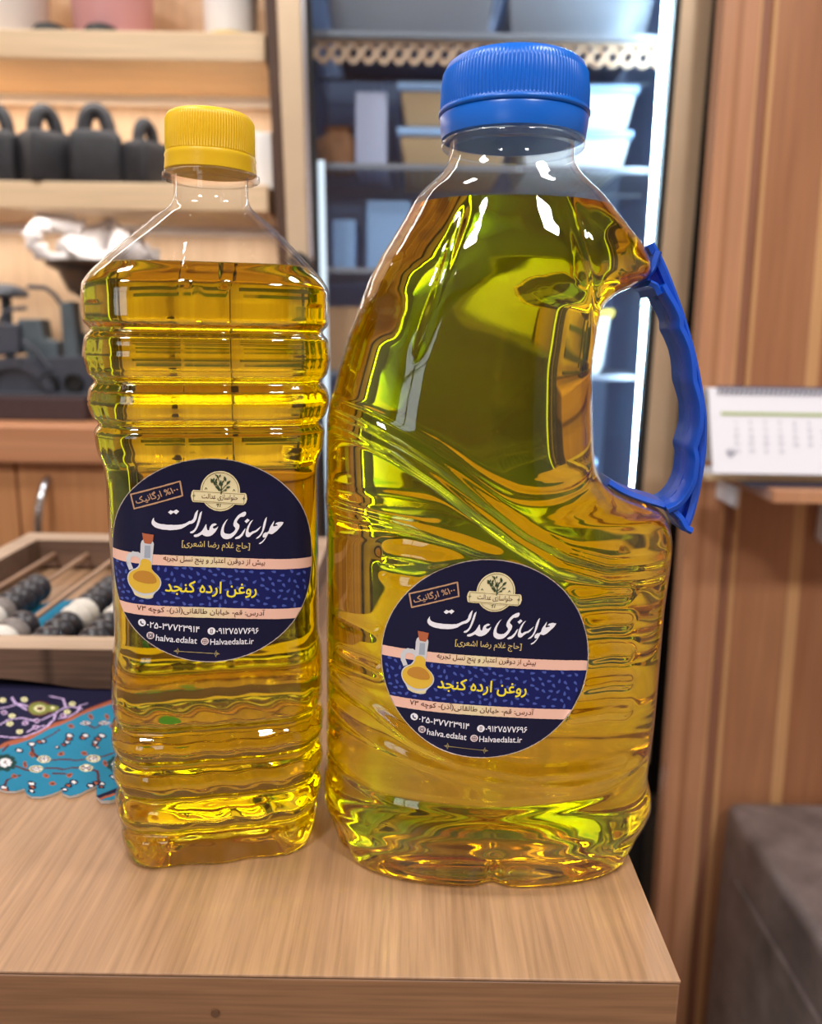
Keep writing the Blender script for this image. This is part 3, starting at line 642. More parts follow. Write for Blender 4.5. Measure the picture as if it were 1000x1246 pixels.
    for ch in ([(530, 475), (525, 500), (510, 525), (485, 545), (435, 562)], [(775, 475), (745, 500), (725, 525), (720, 545), (740, 562)], [(240, 830), (245, 855), (240, 885)], [(560, 820), (520, 845), (490, 875)], [(690, 850), (730, 830), (775, 835), (770, 860)], [(240, 535), (300, 520), (330, 515)], [(650, 475), (630, 492)], [(145, 582)], [(865, 782)], [(30, 860), (40, 875)], [(-100, 560), (-130, 590)]):
        for i, (x, y) in enumerate(ch): ell(x, y, 34-3*i, 19-1.5*i, navy, .2)
        for i, (x, y) in enumerate(ch): ell(x, y, 20-3*i, 10-1.2*i, white_ if i % 2 == 0 else orange, .2)
    for x, y in ((40, 675), (900, 690), (-220, 560)):
        for a in range(9): ell(x+62*math.cos(a*.7), y+48*math.sin(a*.7), 28, 20, dgreen)
        ell(x, y, 68, 52, dgreen)
        for a in range(8): ell(x+36*math.cos(a*.785), y+26*math.sin(a*.785), 16, 10, white_)
        ell(x, y, 20, 13, white_); ell(x, y, 10, 6, brown)
    # remaining field, metres
    rg_ = random.Random(3)
    for _ in range(90):
        x, y = rg_.uniform(-.6, .06), rg_.uniform(.36, .63); q = np.array([x, y])
        if -.27 < x < -.11 and y < .47: continue
        d = np.linalg.norm(P-q, axis=1); c_ = [(orange, brown), (cream, brown), (navy, white_), (dgreen, white_)][rg_.randrange(4)]
        far = nv if y > .43 and x < -.05 else np.ones(n, bool)
        colr[d < .0055] = c_[0]; colr[d < .0028] = c_[1]
    for _ in range(26):
        x, y = rg_.uniform(-.12, .05), rg_.uniform(.42, .6); a = rg_.uniform(0, 6)
        d = segd(P, np.array([x, y]), np.array([x+.02*math.cos(a), y+.02*math.sin(a)])); colr[d < .0008] = brown
    line([(735, 950), (790, 930), (850, 905), (915, 880)], .0022, navy); line([(740, 962), (800, 940), (915, 905)], .0009, orange)
    return colr
def make_cloth():
    bm = bmesh.new(); vv = [bm.verts.new((x, y, 0)) for x, y in outline]; bm.faces.new(vv); bmesh.ops.triangulate(bm, faces=bm.faces)
    xs = [q[0] for q in outline]; ysx = [q[1] for q in outline]
    def cut(lo, hi, step, ax):
        k = lo+step
        while k < hi:
            co = [0, 0, 0]; no = [0, 0, 0]; co[ax] = k; no[ax] = 1
            bmesh.ops.bisect_plane(bm, geom=bm.verts[:]+bm.edges[:]+bm.faces[:], plane_co=co, plane_no=no, dist=1e-7); k += step
    cut(min(xs), max(xs), .004, 0); cut(min(ysx), max(ysx), .004, 1)
    bmesh.ops.remove_doubles(bm, verts=bm.verts, dist=1e-6)
    me = bpy.data.meshes.new('t'); bm.to_mesh(me); bm.free(); return me
def fine_grid():
    # fine cells inside the outline: dense where the mat shows, coarser elsewhere
    def inside(P):
        o = np.array(outline); c = np.zeros(len(P), bool); j = len(o)-1
        for i in range(len(o)):
            xi, yi, xj, yj = *o[i], *o[j]
            c ^= ((yi > P[:, 1]) != (yj > P[:, 1])) & (P[:, 0] < (xj-xi)*(P[:, 1]-yi)/(yj-yi+1e-12)+xi); j = i
        return c
    st = .00065
    X = np.arange(-.34, -.08, st); Y = np.arange(.32, .645, st)
    gx, gy = np.meshgrid(X, Y, indexing='ij'); keep = inside(np.stack([gx.ravel()+st/2, gy.ravel()+st/2], 1)).reshape(gx.shape)
    idx = -np.ones((len(X)+1, len(Y)+1), int); V = []; Fc = []; Cc = np.stack([gx.ravel()+st/2, gy.ravel()+st/2], 1)
    I, J = np.nonzero(keep)
    for i, j in zip(I, J):
        q = []
        for a, c in ((0, 0), (1, 0), (1, 1), (0, 1)):
            if idx[i+a, j+c] < 0: idx[i+a, j+c] = len(V); V.append((X[0]+(i+a)*st, Y[0]+(j+c)*st))
            q.append(idx[i+a, j+c])
        Fc.append(q)
    cen = np.stack([X[I]+st/2, Y[J]+st/2], 1)
    return np.array(V), Fc, cen
V, Fc, cen = fine_grid()
colr = clothcolor(cen)
# soften the border between cells by snapping rim verts is not needed: the cells are finer than a pixel's blur
me = bpy.data.meshes.new('patterned_mat'); n0 = len(V)
wob = lambda x, y: CZ+.0005*math.sin(60*x+2)*math.sin(45*y)
V3 = [(x, y, wob(x, y)) for x, y in V]
# thickness: a skirt and underside traced round the outline
ob = len(V3); no_ = len(outline)
V3 += [(x, y, wob(x, y)-.00005) for x, y in outline]+[(x, y, .0002) for x, y in outline]
Fall = [tuple(f) for f in Fc]+[(ob+i, ob+(i+1) % no_, ob+no_+(i+1) % no_, ob+no_+i) for i in range(no_)]
tri = tessellate_polygon([[Vector((x, y, 0)) for x, y in outline]])
Fall += [tuple(ob+no_+i for i in t_) for t_ in tri]
ol = Vector((-.2, .45, .0002))
me.from_pydata([tuple(Vector(p)-ol) for p in V3], [], Fall)
at = me.color_attributes.new('ink', 'FLOAT_COLOR', 'CORNER')
cc = np.ones((len(me.loops), 4), np.float32); li = 0
edgec = np.array(lin((196, 190, 186)))
tcen = clothcolor(np.array([np.mean([outline[i] for i in t_], axis=0) for t_ in tri]))
allc = np.concatenate([colr, np.tile(edgec, (no_, 1)), np.tile(turq, (len(tri), 1))])
reps = np.array([len(f) for f in Fall]); cc[:, :3] = np.repeat(allc, reps, axis=0)
at.data.foreach_set('color', cc.ravel()); me.materials.append(M['cloth'])
o = bpy.data.objects.new('patterned_mat', me); COL.objects.link(o); o.location = ol
tag(o, 'turquoise and navy Persian patterned mat with scalloped edge under the abacus', 'mat')
# ------------------------------------------------------------------ abacus
ta = thing('abacus', 'old wooden bead abacus lying on the patterned mat', 'abacus', (-.2, .57, .0022))
AX0, AX1, AY0, AY1, AZ = -.337, -.07, .4346, .705, .0265
def rail(name, x0, x1, y0, y1, foot=False):
    b = MB(); n = 40
    if foot:      # front rail with a shallow arch cut from its lower edge
        lo = []
        for i in range(n+1):
            x = x0+(x1-x0)*i/n; c_ = -.293; d = abs(x-(-.262))/.075
            lo.append((x, .0026+.0065*max(0, 1-d*d)))
        for i in range(n):
            b.hexa([(lo[i][0], y0, lo[i][1]), (lo[i+1][0], y0, lo[i+1][1]), (lo[i+1][0], y1, lo[i+1][1]), (lo[i][0], y1, lo[i][1])], [(lo[i][0], y0, AZ-.0008), (lo[i+1][0], y0, AZ-.0008), (lo[i+1][0], y1, AZ-.0008), (lo[i][0], y1, AZ-.0008)])
    else: b.box(x0, x1, y0, y1, .0026, AZ-.0008)
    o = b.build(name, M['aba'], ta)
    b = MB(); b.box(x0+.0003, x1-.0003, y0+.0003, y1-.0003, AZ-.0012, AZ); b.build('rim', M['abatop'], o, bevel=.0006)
rail('front_rail', AX0, AX1, AY0, AY0+.02, True); rail('back_rail', AX0, AX1, AY1-.024, AY1)
rail('side_rail', AX0, AX0+.018, AY0+.02, AY1-.024); rail('side_rail', AX1-.018, AX1, AY0+.02, AY1-.024)
rods = [-.305, -.277, -.249, -.221, -.193, -.165, -.137, -.109]
seqs = ['ddddwwdd', 'ddddwgddddd'[:10], 'dwgd', 'ddddwwdddd', 'ddddwwdddd', 'ddddwwdddd', 'ddddwwdddd', 'ddddwwdddd']
bp = []
for i in range(13):
    a = math.pi*i/12; bp.append((max(.0022, .0108*math.sin(a)**.8) if 0 < i < 12 else .0022, -.0066*math.cos(a)))
def beadmesh():
    b = MB(); b.lathe(bp, (0, 0, 0), 28, capb=True, capt=True); b.v = [(x, z, y) for x, y, z in b.v]; return b
bm_ = {}
for x, sq in zip(rods, seqs):
    b = MB(); b.tube([(x, AY0+.018, .0137), (x, AY1-.022, .0137)], .0021, 10); rd = b.build('rod', M['rod'], ta)
    for k, ch in enumerate(sq):
        if ch not in bm_:
            o = beadmesh().build('bead', M[{'d': 'bead', 'g': 'beadg', 'w': 'beadw'}[ch]]); o.parent = ta; bm_[ch] = o.data
            if ch != 'd': tag(o, {'w': 'white bead', 'g': 'grey bead'}[ch])
        else:
            o = bpy.data.objects.new('bead', bm_[ch]); COL.objects.link(o); o.parent = ta
            if ch != 'd': tag(o, {'w': 'white bead', 'g': 'grey bead'}[ch])
        o.location = Vector((x, AY0+.0205+.0067+k*.0136, .0137))-ta.location
        o.rotation_euler = (0, (k*1.7+x*90) % 6.28, 0)
# ------------------------------------------------------------------ bottles
def pchip(xk, yk):
    xk, yk = np.array(xk, float), np.array(yk, float); h = np.diff(xk); d = np.diff(yk)/h; mm = np.zeros(len(xk))
    for i in range(1, len(xk)-1):
        if d[i-1]*d[i] > 0: w1, w2 = 2*h[i]+h[i-1], h[i]+2*h[i-1]; mm[i] = (w1+w2)/(w1/d[i-1]+w2/d[i])
    mm[0], mm[-1] = d[0], d[-1]
    def f(x):
        x = np.clip(x, xk[0], xk[-1]); i = np.clip(np.searchsorted(xk, x)-1, 0, len(h)-1); t = (x-xk[i])/h[i]
        return (2*t**3-3*t*t+1)*yk[i]+(t**3-2*t*t+t)*h[i]*mm[i]+(-2*t**3+3*t*t)*yk[i+1]+(t**3-t*t)*h[i]*mm[i+1]
    return f
def smooth(e0, e1, x): t = np.clip((x-e0)/(e1-e0), 0, 1); return t*t*(3-2*t)
def superring(a, b_, n, cnt):
    t = np.linspace(-math.pi/2, 1.5*math.pi, 1601); c, s = np.cos(t), np.sin(t)
    x = a*np.sign(c)*np.abs(c)**(2/n); y = b_*np.sign(s)*np.abs(s)**(2/n)
    L_ = np.concatenate([[0], np.cumsum(np.hypot(np.diff(x), np.diff(y)))]); q = np.linspace(0, L_[-1], cnt, endpoint=False)
    return np.interp(q, L_, x), np.interp(q, L_, y)
class Bottle:
    def __init__(s, Yc, yaw, cx, a, bfun, nfun, disp, cnt): s.Yc, s.yaw, s.cx, s.a, s.b, s.n, s.disp, s.cnt = Yc, yaw, cx, a, bfun, nfun, disp, cnt
    def ring(s, z, inset=0., local=False):
        a, b_ = s.a(z), s.b(z); x, y = superring(a, b_, s.n(z), s.cnt)
        tx, ty = np.roll(x, -1)-np.roll(x, 1), np.roll(y, -1)-np.roll(y, 1); l = np.hypot(tx, ty)+1e-12; nx, ny = ty/l, -tx/l
        d = s.disp(x, y, z, nx, ny)-inset
        x, y = x+nx*d, y+ny*d
        if local: return x, y
        c, q = math.cos(s.yaw), math.sin(s.yaw)
        return np.stack([s.cx(z)+c*x-q*y, s.Yc+q*x+c*y, np.full_like(x, z)], 1)
    def mesh(s, zs, inset, capb, capt, base_in=None):
        b = MB(); rg = [s.ring(z, inset) for z in zs]
        if base_in:   # rounded foot and pushed-up floor
            r0 = rg[0]; c = r0.mean(0); ex = []
            for k, dz in base_in: q = c+(r0-c)*k; q[:, 2] = zs[0]+dz; ex.append(q)
            rg = ex+rg
        b.rings([[tuple(p) for p in g] for g in rg], capb, capt); return b
    def front(s, z0, sx, off):   # point on the front at arc distance sx from the axis line, height z0
        if not hasattr(s, '_c'): s._c = {}
        key = round(z0, 5)
        if key not in s._c:
            x, y = s.ring(z0, local=True); h = s.cnt//2
            o_ = np.argsort(np.arange(s.cnt)); xs = np.concatenate([x[-h//1:], x[:h]]); ysv = np.concatenate([y[-h:], y[:h]])
            L_ = np.concatenate([[0], np.cumsum(np.hypot(np.diff(xs), np.diff(ysv)))]); L_ -= L_[h]
            tx, ty = np.gradient(xs), np.gradient(ysv); l = np.hypot(tx, ty)+1e-12
            s._c[key] = (L_, xs, ysv, ty/l, -tx/l)
        L_, xs, ysv, nx, ny = s._c[key]
        x = np.interp(sx, L_, xs)+np.interp(sx, L_, nx)*off; y = np.interp(sx, L_, ysv)+np.interp(sx, L_, ny)*off
        c, q = math.cos(s.yaw), math.sin(s.yaw); return (s.cx(z0)+c*x-q*y, s.Yc+q*x+c*y, z0)
g_ = lambda d, w_: np.exp(-(d/w_)**2)
# ---- small square bottle
SY, SYAW = .3185, R(11)
sa = pchip([0, .006, .015, .03, .05, .075, .082, .09, .12, .148, .154, .160, .175, .19, .212, .2155, .219, .224, .23, .236, .242, .2455, .2475, .25, .262],
           [.0384, .0394, .0400, .0406, .0409, .0409, .0403, .0392, .0391, .0391, .0396, .0412, .0424, .0430, .0434, .0431, .0414, .0372, .0316, .0256, .0192, .0150, .0139, .0134, .0134])
scx = pchip([0, .05, .1, .2, .26], [-.0788, -.0778, -.0767, -.0764, -.0745])
snf = lambda z: 4.6-2.6*float(smooth(.214, .247, z))
grooves = [(.2012, .0022, .0019), (.1838, .0021, .0019), (.1690, .0020, .0019), (.0565, .0021, .0024), (.0432, .0020, .0022), (.0285, .0020, .0021), (.0145, .0019, .0020)]
LABZ = .1125
def sdisp(x, y, z, nx, ny):
    d = 0
    for gz, dp, w_ in grooves: d -= dp*g_(z-gz, w_)
    for gz in (.1765, .1925, .050, .036, .0215): d += .0009*g_(z-gz, .0034)
    d = np.full_like(x, d)
    ang = np.maximum(np.abs(nx), np.abs(ny))
    if .155 < z < .21: d = d-.0013*smooth(.9, .72, ang)*g_(np.abs(ang-.80), .06)     # pinched corner ribs
    if .075 < z < .16: d = d-.0012*smooth(.088, .095, z)*smooth(.152, .146, z)*(ang > 2)
    # vertical dimples on the faces of the shoulder and upper ribs
    side = np.where(np.abs(ny) > np.abs(nx), x, y)
    up = smooth(.152, .158, z)*smooth(.222, .214, z)
    d = d-up*.0004*(g_(side-.007, .0016)+g_(side+.0095, .0016))
    sh = smooth(.214, .218, z)*smooth(.244, .238, z)
    d = d+sh*.0006*(g_(side-.006, .0012)+g_(side+.006, .0012))
    lo = smooth(.07, .062, z)*smooth(.003, .010, z)
    d = d+lo*.0005*np.sin(side*420+z*160)*.5
    if z < .012: d = d-.0009*(1-z/.012)*np.cos(np.arctan2(y, x)*10)
    return d
SB = Bottle(SY, SYAW, scx, lambda z: sa(z)*.985, lambda z: sa(z)*.985, snf, sdisp, 260)
zs_s = np.concatenate([np.linspace(0.0018, .022, 34), np.linspace(.0226, .075, 70)[1:], np.linspace(.0757, .15, 40), np.linspace(.1507, .222, 110), np.linspace(.2225, .2465, 40), np.linspace(.247, .256, 8)])
feet = [(.12, .0045), (.45, .0042), (.76, .0020), (.90, -.0012), (.955, -.0017), (.988, -.0010)]
def make_small():
    t = thing('oil_bottle', 'smaller square bottle of yellow oil with ribbed sides and yellow cap', 'bottle', (float(scx(0)), SY, 0))
    # clear shell
    b = MB(); b2 = SB.mesh(zs_s, 0, True, False, feet); b2.build('clear_shell', M['pet'], t, sharp=60)
    cxn = float(scx(.255)); c = (cxn, SY, 0)
    b = MB(); b.lathe([(.0134, .2544), (.0168, .2545), (.0174, .2550), (.0174, .2564), (.0168, .2569), (.0134, .2570)], c, 64, capb=False, capt=False); b.build('neck_ring', M['pet'], t)
    lvl = .2235
    zo = [z for z in zs_s if z < lvl]+[lvl]
    feet_o = [(.12, .0049), (.45, .0046), (.76, .0024), (.90, -.0008), (.955, -.0013), (.988, -.0006)]
    SB.mesh(zo, .0004, True, True, feet_o).build('oil', M['oil'], t, sharp=50)
    # cap
    tilt = R(1.3)
    def lean(b):
        cc_ = Vector((cxn, SY, .262)); mr = Matrix.Rotation(tilt, 3, 'Y'); b.v = [tuple(mr@(Vector(p)-cc_)+cc_) for p in b.v]; return b
    b = MB(); kn = lambda a, z: .00022*math.cos(a*100) if .2639 < z < .2745 else 0
    b.lathe([(.0155, .2632), (.0157, .2638), (.0157, .264), (.0157, .269), (.0156, .2742), (.0154, .2752), (.0148, .2763), (.0137, .2769), (.004, .2771)], c, 600, fr=kn); cp_ = lean(b).build('cap', M['capy'], t, sharp=70)
    b = MB(); b.lathe([(.0140, .2573), (.0163, .2574), (.0164, .2580), (.0161, .2614), (.0163, .2622), (.0160, .2632), (.0153, .2635)], c, 96); lean(b).build('tamper_band', M['capy'], cp_)
    return t
# ---- big bottle
BY = .310
bcx = pchip([0, .005, .01, .02, .03, .06, .1, .125, .13, .1345, .138, .1405, .143, .146, .15, .155, .16, .17, .18, .19, .2, .207, .2105, .2135, .216, .2185, .2225, .226, .232, .24, .25, .254, .258, .2615, .27],
            [.0322, .0324, .0326, .0326, .0318, .0325, .0327, .0334, .0331, .0323, .0308, .0275, .0240, .0212, .0193, .0182, .0178, .0174, .0180, .0191, .0209, .0227, .0237, .0253, .0274, .0304, .0345, .0357, .0361, .0352, .0340, .0338, .0338, .0337, .0337])
ba = pchip([0, .005, .01, .02, .03, .06, .1, .125, .13, .1345, .138, .1405, .143, .146, .15, .155, .16, .17, .18, .19, .2, .207, .2105, .2135, .216, .2185, .2225, .226, .232, .24, .25, .254, .258, .2615, .27],
           [.0612, .0628, .0642, .0653, .0648, .0652, .0652, .0657, .0653, .0646, .0632, .0600, .0564, .0535, .0514, .0503, .0498, .0491, .0477, .0460, .0450, .0440, .0438, .0444, .0455, .0476, .0497, .0490, .0458, .0399, .0324, .0279, .0241, .0222, .0218])
bb = pchip([0, .01, .02, .12, .16, .2, .225, .24, .25, .254, .258, .2615, .27], [.0422, .0436, .0440, .0438, .042, .0395, .0368, .0325, .0288, .0262, .0237, .0222, .0218])
bnf = lambda z: 2.7-.7*float(smooth(.19, .262, z))
SC = atY(590, 800, .2668)          # sticker centre
def poly(pp, Y=.268): return [np.array([atY(x, y, Y)[0], atY(x, y, Y)[2]]) for x, y in pp]
ribs = [(poly([(392, 500), (440, 514), (490, 538), (540, 570), (590, 610), (640, 648), (690, 674), (740, 690), (820, 694)]), .0013, .0020),
        (poly([(392, 522), (430, 530), (480, 552), (530, 584), (580, 622), (625, 656), (680, 690), (740, 708), (820, 712)]), .0013, .0020),
        (poly([(392, 628), (440, 632), (500, 642), (560, 660), (600, 676)]), .0010, .0018),
        (poly([(470, 676), (500, 678), (540, 684), (570, 700)]), .0018, .0032),
        (poly([(470, 700), (500, 704), (530, 712)]), -.0008, .0024),
        (poly([(700, 727), (740, 725), (762, 727)]), .0016, .0026), (poly([(712, 762), (740, 760), (764, 763)]), .0016, .0026), (poly([(714, 800), (745, 798), (766, 802)]), .0016, .0026), (poly([(708, 836), (745, 834), (768, 838)]), .0016, .0026), (poly([(696, 870), (740, 868), (766, 873)]), .0014, .0026),
        (poly([(400, 850), (450, 868), (500, 900), (560, 926), (640, 940), (760, 938)]), .0014, .0022),
        (poly([(400, 890), (450, 908), (520, 930), (600, 948), (700, 956), (780, 948)]), .0010, .0020),
        (poly([(410, 770), (436, 772), (452, 776)]), .0012, .0026), (poly([(410, 815), (440, 818), (456, 822)]), .0012, .0026),
        (poly([(392, 962), (450, 972), (600, 982), (740, 974), (800, 960)]), -.0012, .0020)]
def bdisp(x, y, z, nx, ny):
    X = x+float(bcx(z))*.992; P_ = np.stack([X, np.full_like(X, z)], 1); d = np.zeros_like(x)
    fr = smooth(.15, .5, np.abs(ny))
    if z < .2:
        for pts, dp, w_ in ribs:
            lo, hi = min(p[1] for p in pts)-.008, max(p[1] for p in pts)+.008
            if lo < z < hi: d = d+dp*g_(np.min([segd(P_, pts[i], pts[i+1]) for i in range(len(pts)-1)], axis=0), w_)*(.25+.75*fr)
        rs = np.hypot(X-SC[0], z-SC[2]); keep = smooth(.034, .038, rs); d = d*keep
    if z < .034:  # petals of the foot
        th = np.arctan2(y/.0435, x/.065); k = smooth(.022, .004, z); lob = np.abs(np.cos(th*3+math.pi/2*0+math.pi*1.5))
        d = d-.0030*k*g_(np.abs(np.sin(th*3+math.pi/2)), .22)-.0012*k
        d = d+.0012*smooth(.034, .024, z)*smooth(.010, .020, z)
    if .19 < z < .245: d = d-.0008*fr*smooth(.19, .2, z)*smooth(.246, .235, z)*g_(np.abs(np.abs(X-.034)-.034*(1-(z-.19)*9)), .0018)
    return d
BB = Bottle(BY, 0, lambda z: bcx(z)*.992, lambda z: ba(z)*.992, bb, bnf, bdisp, 320)
zs_b = np.concatenate([np.linspace(.002, .04, 60), np.linspace(.0406, .13, 120), np.linspace(.1305, .147, 50), np.linspace(.1475, .2085, 90), np.linspace(.209, .23, 60), np.linspace(.2306, .262, 40), np.linspace(.2625, .268, 6)])
feet_b = [(.10, .009), (.35, .0085), (.64, .006), (.82, .001), (.91, -.0016), (.955, -.0019), (.988, -.0012)]
def make_big():
    t = thing('oil_bottle', 'larger oil bottle with blue cap and blue grip handle', 'bottle', (float(bcx(0)), BY, 0))
    BB.mesh(zs_b, 0, True, False, feet_b).build('clear_shell', M['pet'], t, sharp=60)
    cxn = .0339; c = (cxn, BY, 0)
    b = MB(); b.lathe([(.0219, .2648), (.0246, .2650), (.0251, .2656), (.0251, .2668), (.0246, .2674), (.0219, .2676)], c, 72, capb=False, capt=False); b.build('neck_ring', M['pet'], t)
    lvl = .2454
    zo = [z for z in zs_b if z < lvl]+[lvl]
    BB.mesh(zo, .0004, True, True, [(k, dz+.0004) for k, dz in feet_b]).build('oil', M['oil'], t, sharp=50)
    b = MB(); kn = lambda a, z: .00030*math.cos(a*120) if .2775 < z < .2894 else 0
    b.lathe([(.0250, .2752), (.0263, .2758), (.0263, .2766), (.0255, .2774), (.0256, .2780), (.0254, .2835), (.0248, .2886), (.0245, .2896), (.0236, .2915), (.0218, .2928), (.0190, .2935), (.005, .2938)], c, 720, fr=kn); cp_ = b.build('cap', M['capb'], t, sharp=70)
    b = MB(); b.lathe([(.0226, .2680), (.0250, .2681), (.0252, .2690), (.0259, .2745), (.0256, .2752), (.0240, .2756)], c, 96); b.build('tamper_band', M['capb'], cp_)
    # blue handle: outer and inner flange joined by a web
    def P2(x, y): q = atY(x, y, BY); return np.array([q[0], q[2]])
    outer = [(790, 297), (801, 318), (815, 352), (829, 392), (841, 436), (849, 478), (853, 512), (852, 548), (846, 588), (838, 622), (830, 643)]
    inner = [(792, 352), (800, 366), (808, 380), (812, 392), (812, 398), (818, 412), (824, 428), (827, 446), (828, 462), (832, 476), (836, 494), (836, 514), (832, 530), (829, 541), (831, 556), (829, 574), (822, 592), (812, 604), (800, 610)]
    def dense(pp, k=6):
        q = [P2(*p) for p in pp]; s_ = np.concatenate([[0], np.cumsum([np.linalg.norm(q[i+1]-q[i]) for i in range(len(q)-1)])])
        fx, fz = pchip(s_, [p[0] for p in q]), pchip(s_, [p[1] for p in q]); u = np.linspace(0, s_[-1], len(q)*k); return np.stack([fx(u), fz(u)], 1)
    def flange(b, pts, th, y0, y1, side):
        n = len(pts); tg = np.gradient(pts, axis=0); tg /= np.linalg.norm(tg, axis=1)[:, None]; nn = np.stack([tg[:, 1], -tg[:, 0]], 1)*side*th
        rg = []
        for p, q in zip(pts, nn):
            e = .0008
            rg.append([(p[0], y0+e, p[1]), (p[0]+q[0]*.35, y0, p[1]+q[1]*.35), (p[0]+q[0], y0+e, p[1]+q[1]), (p[0]+q[0], y1-e, p[1]+q[1]), (p[0]+q[0]*.35, y1, p[1]+q[1]*.35), (p[0], y1-e, p[1])])
        b.rings([[tuple(v) for v in g] for g in rg])
    b = MB(); hw = .0115; O = dense(outer); I_ = dense(inner)
    flange(b, O, .0028, BY-hw*.62, BY+hw*.62, 1); flange(b, I_, .0026, BY-hw, BY+hw, -1)
    # web between the two flanges, recessed from both faces
    wp = [(790, 303)]+outer[1:-1]+[(828, 636), (812, 624)]+inner[::-1]+[(784, 344), (789, 330), (792, 316)]
    wq = [P2(*p) for p in wp]; b.prism([(q[0], BY-.003, q[1]) for q in wq], (0, .006, 0))
    top = dense([(762, 352), (772, 346), (782, 340), (790, 330), (794, 318), (797, 310)]); flange(b, top, .0024, BY-hw*.8, BY+hw*.8, -1)
    tl = dense([(782, 343), (790, 347), (796, 358)]); flange(b, tl, .0022, BY-hw, BY+hw, 1)
    bot = dense([(732, 586), (750, 597), (775, 607), (800, 615), (815, 626), (824, 640), (831, 644)]); flange(b, bot, .0026, BY-hw*.8, BY+hw*.8, -1)
    b.build('handle', M['hand'], t, weld=False, sharp=50)
    return t
# ------------------------------------------------------------------ round sticker
SU, SV = np.array([126, 11.5]), np.array([7., -117.])
SI = np.linalg.inv(np.stack([SU, SV], 1))
def p2u(x, y): return SI@(np.array([x, y])-np.array([590., 800.]))
zA = lambda x, y: p2u(450+x/3.5714, 670+y/3.5714)
NAVY, BAND, SEED, WHITE, GOLD, CREAM, YEL, PINK = [lin(c) for c in ((17, 20, 52), (18, 28, 92), (70, 88, 168), (236, 236, 246), (206, 184, 120), (228, 216, 172), (240, 222, 60), (236, 190, 172))]
BROWN, LEAF, GLASSG, OILG, OILD, CORK, STAMP = [lin(c) for c in ((88, 52, 44), (56, 74, 52), (206, 208, 214), (222, 182, 62), (190, 134, 52), (176, 98, 66), (190, 150, 118))]
class Art:
    def __init__(s): s.layers = []
    def add(s, v2, faces, col, lay): s.layers.append((np.asarray(v2, float), [tuple(f) for f in faces], col, lay))
    def polyg(s, pts, col, lay):
        tri = tessellate_polygon([[Vector((p[0], p[1], 0)) for p in pts]]); s.add(pts, tri, col, lay)
    def disc(s, c, r, col, lay, n=40, ry=None): s.polyg([(c[0]+r*math.cos(2*math.pi*i/n), c[1]+(ry or r)*math.sin(2*math.pi*i/n)) for i in range(n)], col, lay)
    def ringl(s, c, r0, r1, col, lay, n=48, ry0=None, a0=0, a1=2*math.pi):
        v = []; k = (ry0 or r0)/r0
        for i in range(n+1):
            a = a0+(a1-a0)*i/n; v += [(c[0]+r0*math.cos(a), c[1]+r0*k*math.sin(a)), (c[0]+r1*math.cos(a), c[1]+r1*k*math.sin(a))]
        s.add(v, [(2*i, 2*i+1, 2*i+3, 2*i+2) for i in range(n)], col, lay)
    def line(s, pts, w_, col, lay):
        for a, c in zip(pts[:-1], pts[1:]):
            a, c = np.array(a, float), np.array(c, float); t_ = (c-a)/(np.linalg.norm(c-a)+1e-9); n_ = np.array([-t_[1], t_[0]])*w_/2; e = t_*w_*.3
            s.add([a-n_-e, c-n_+e, c+n_+e, a+n_-e], [(0, 1, 2, 3)], col, lay)
    def text(s, body, L_, Rr, h, col, lay, bold=.012, arabic=True):   # fit to a slanted box given by its two ends
        L_, Rr = np.array(L_), np.array(Rr); v, sz, f = text2d(body, 0, arabic); d = Rr-L_; w_ = np.linalg.norm(d); d = d/w_; n_ = np.array([-d[1], d[0]])
        q = (L_+Rr)/2+np.outer(v[:, 0]*w_/sz[0], d)+np.outer(v[:, 1]*h/sz[1], n_)
        e_ = bold*w_/sz[0]*.8
        for k in range(4): s.add(q+np.array([math.cos(math.pi*(k+.5)/2), math.sin(math.pi*(k+.5)/2)])*e_, f, col, lay+.06*k)
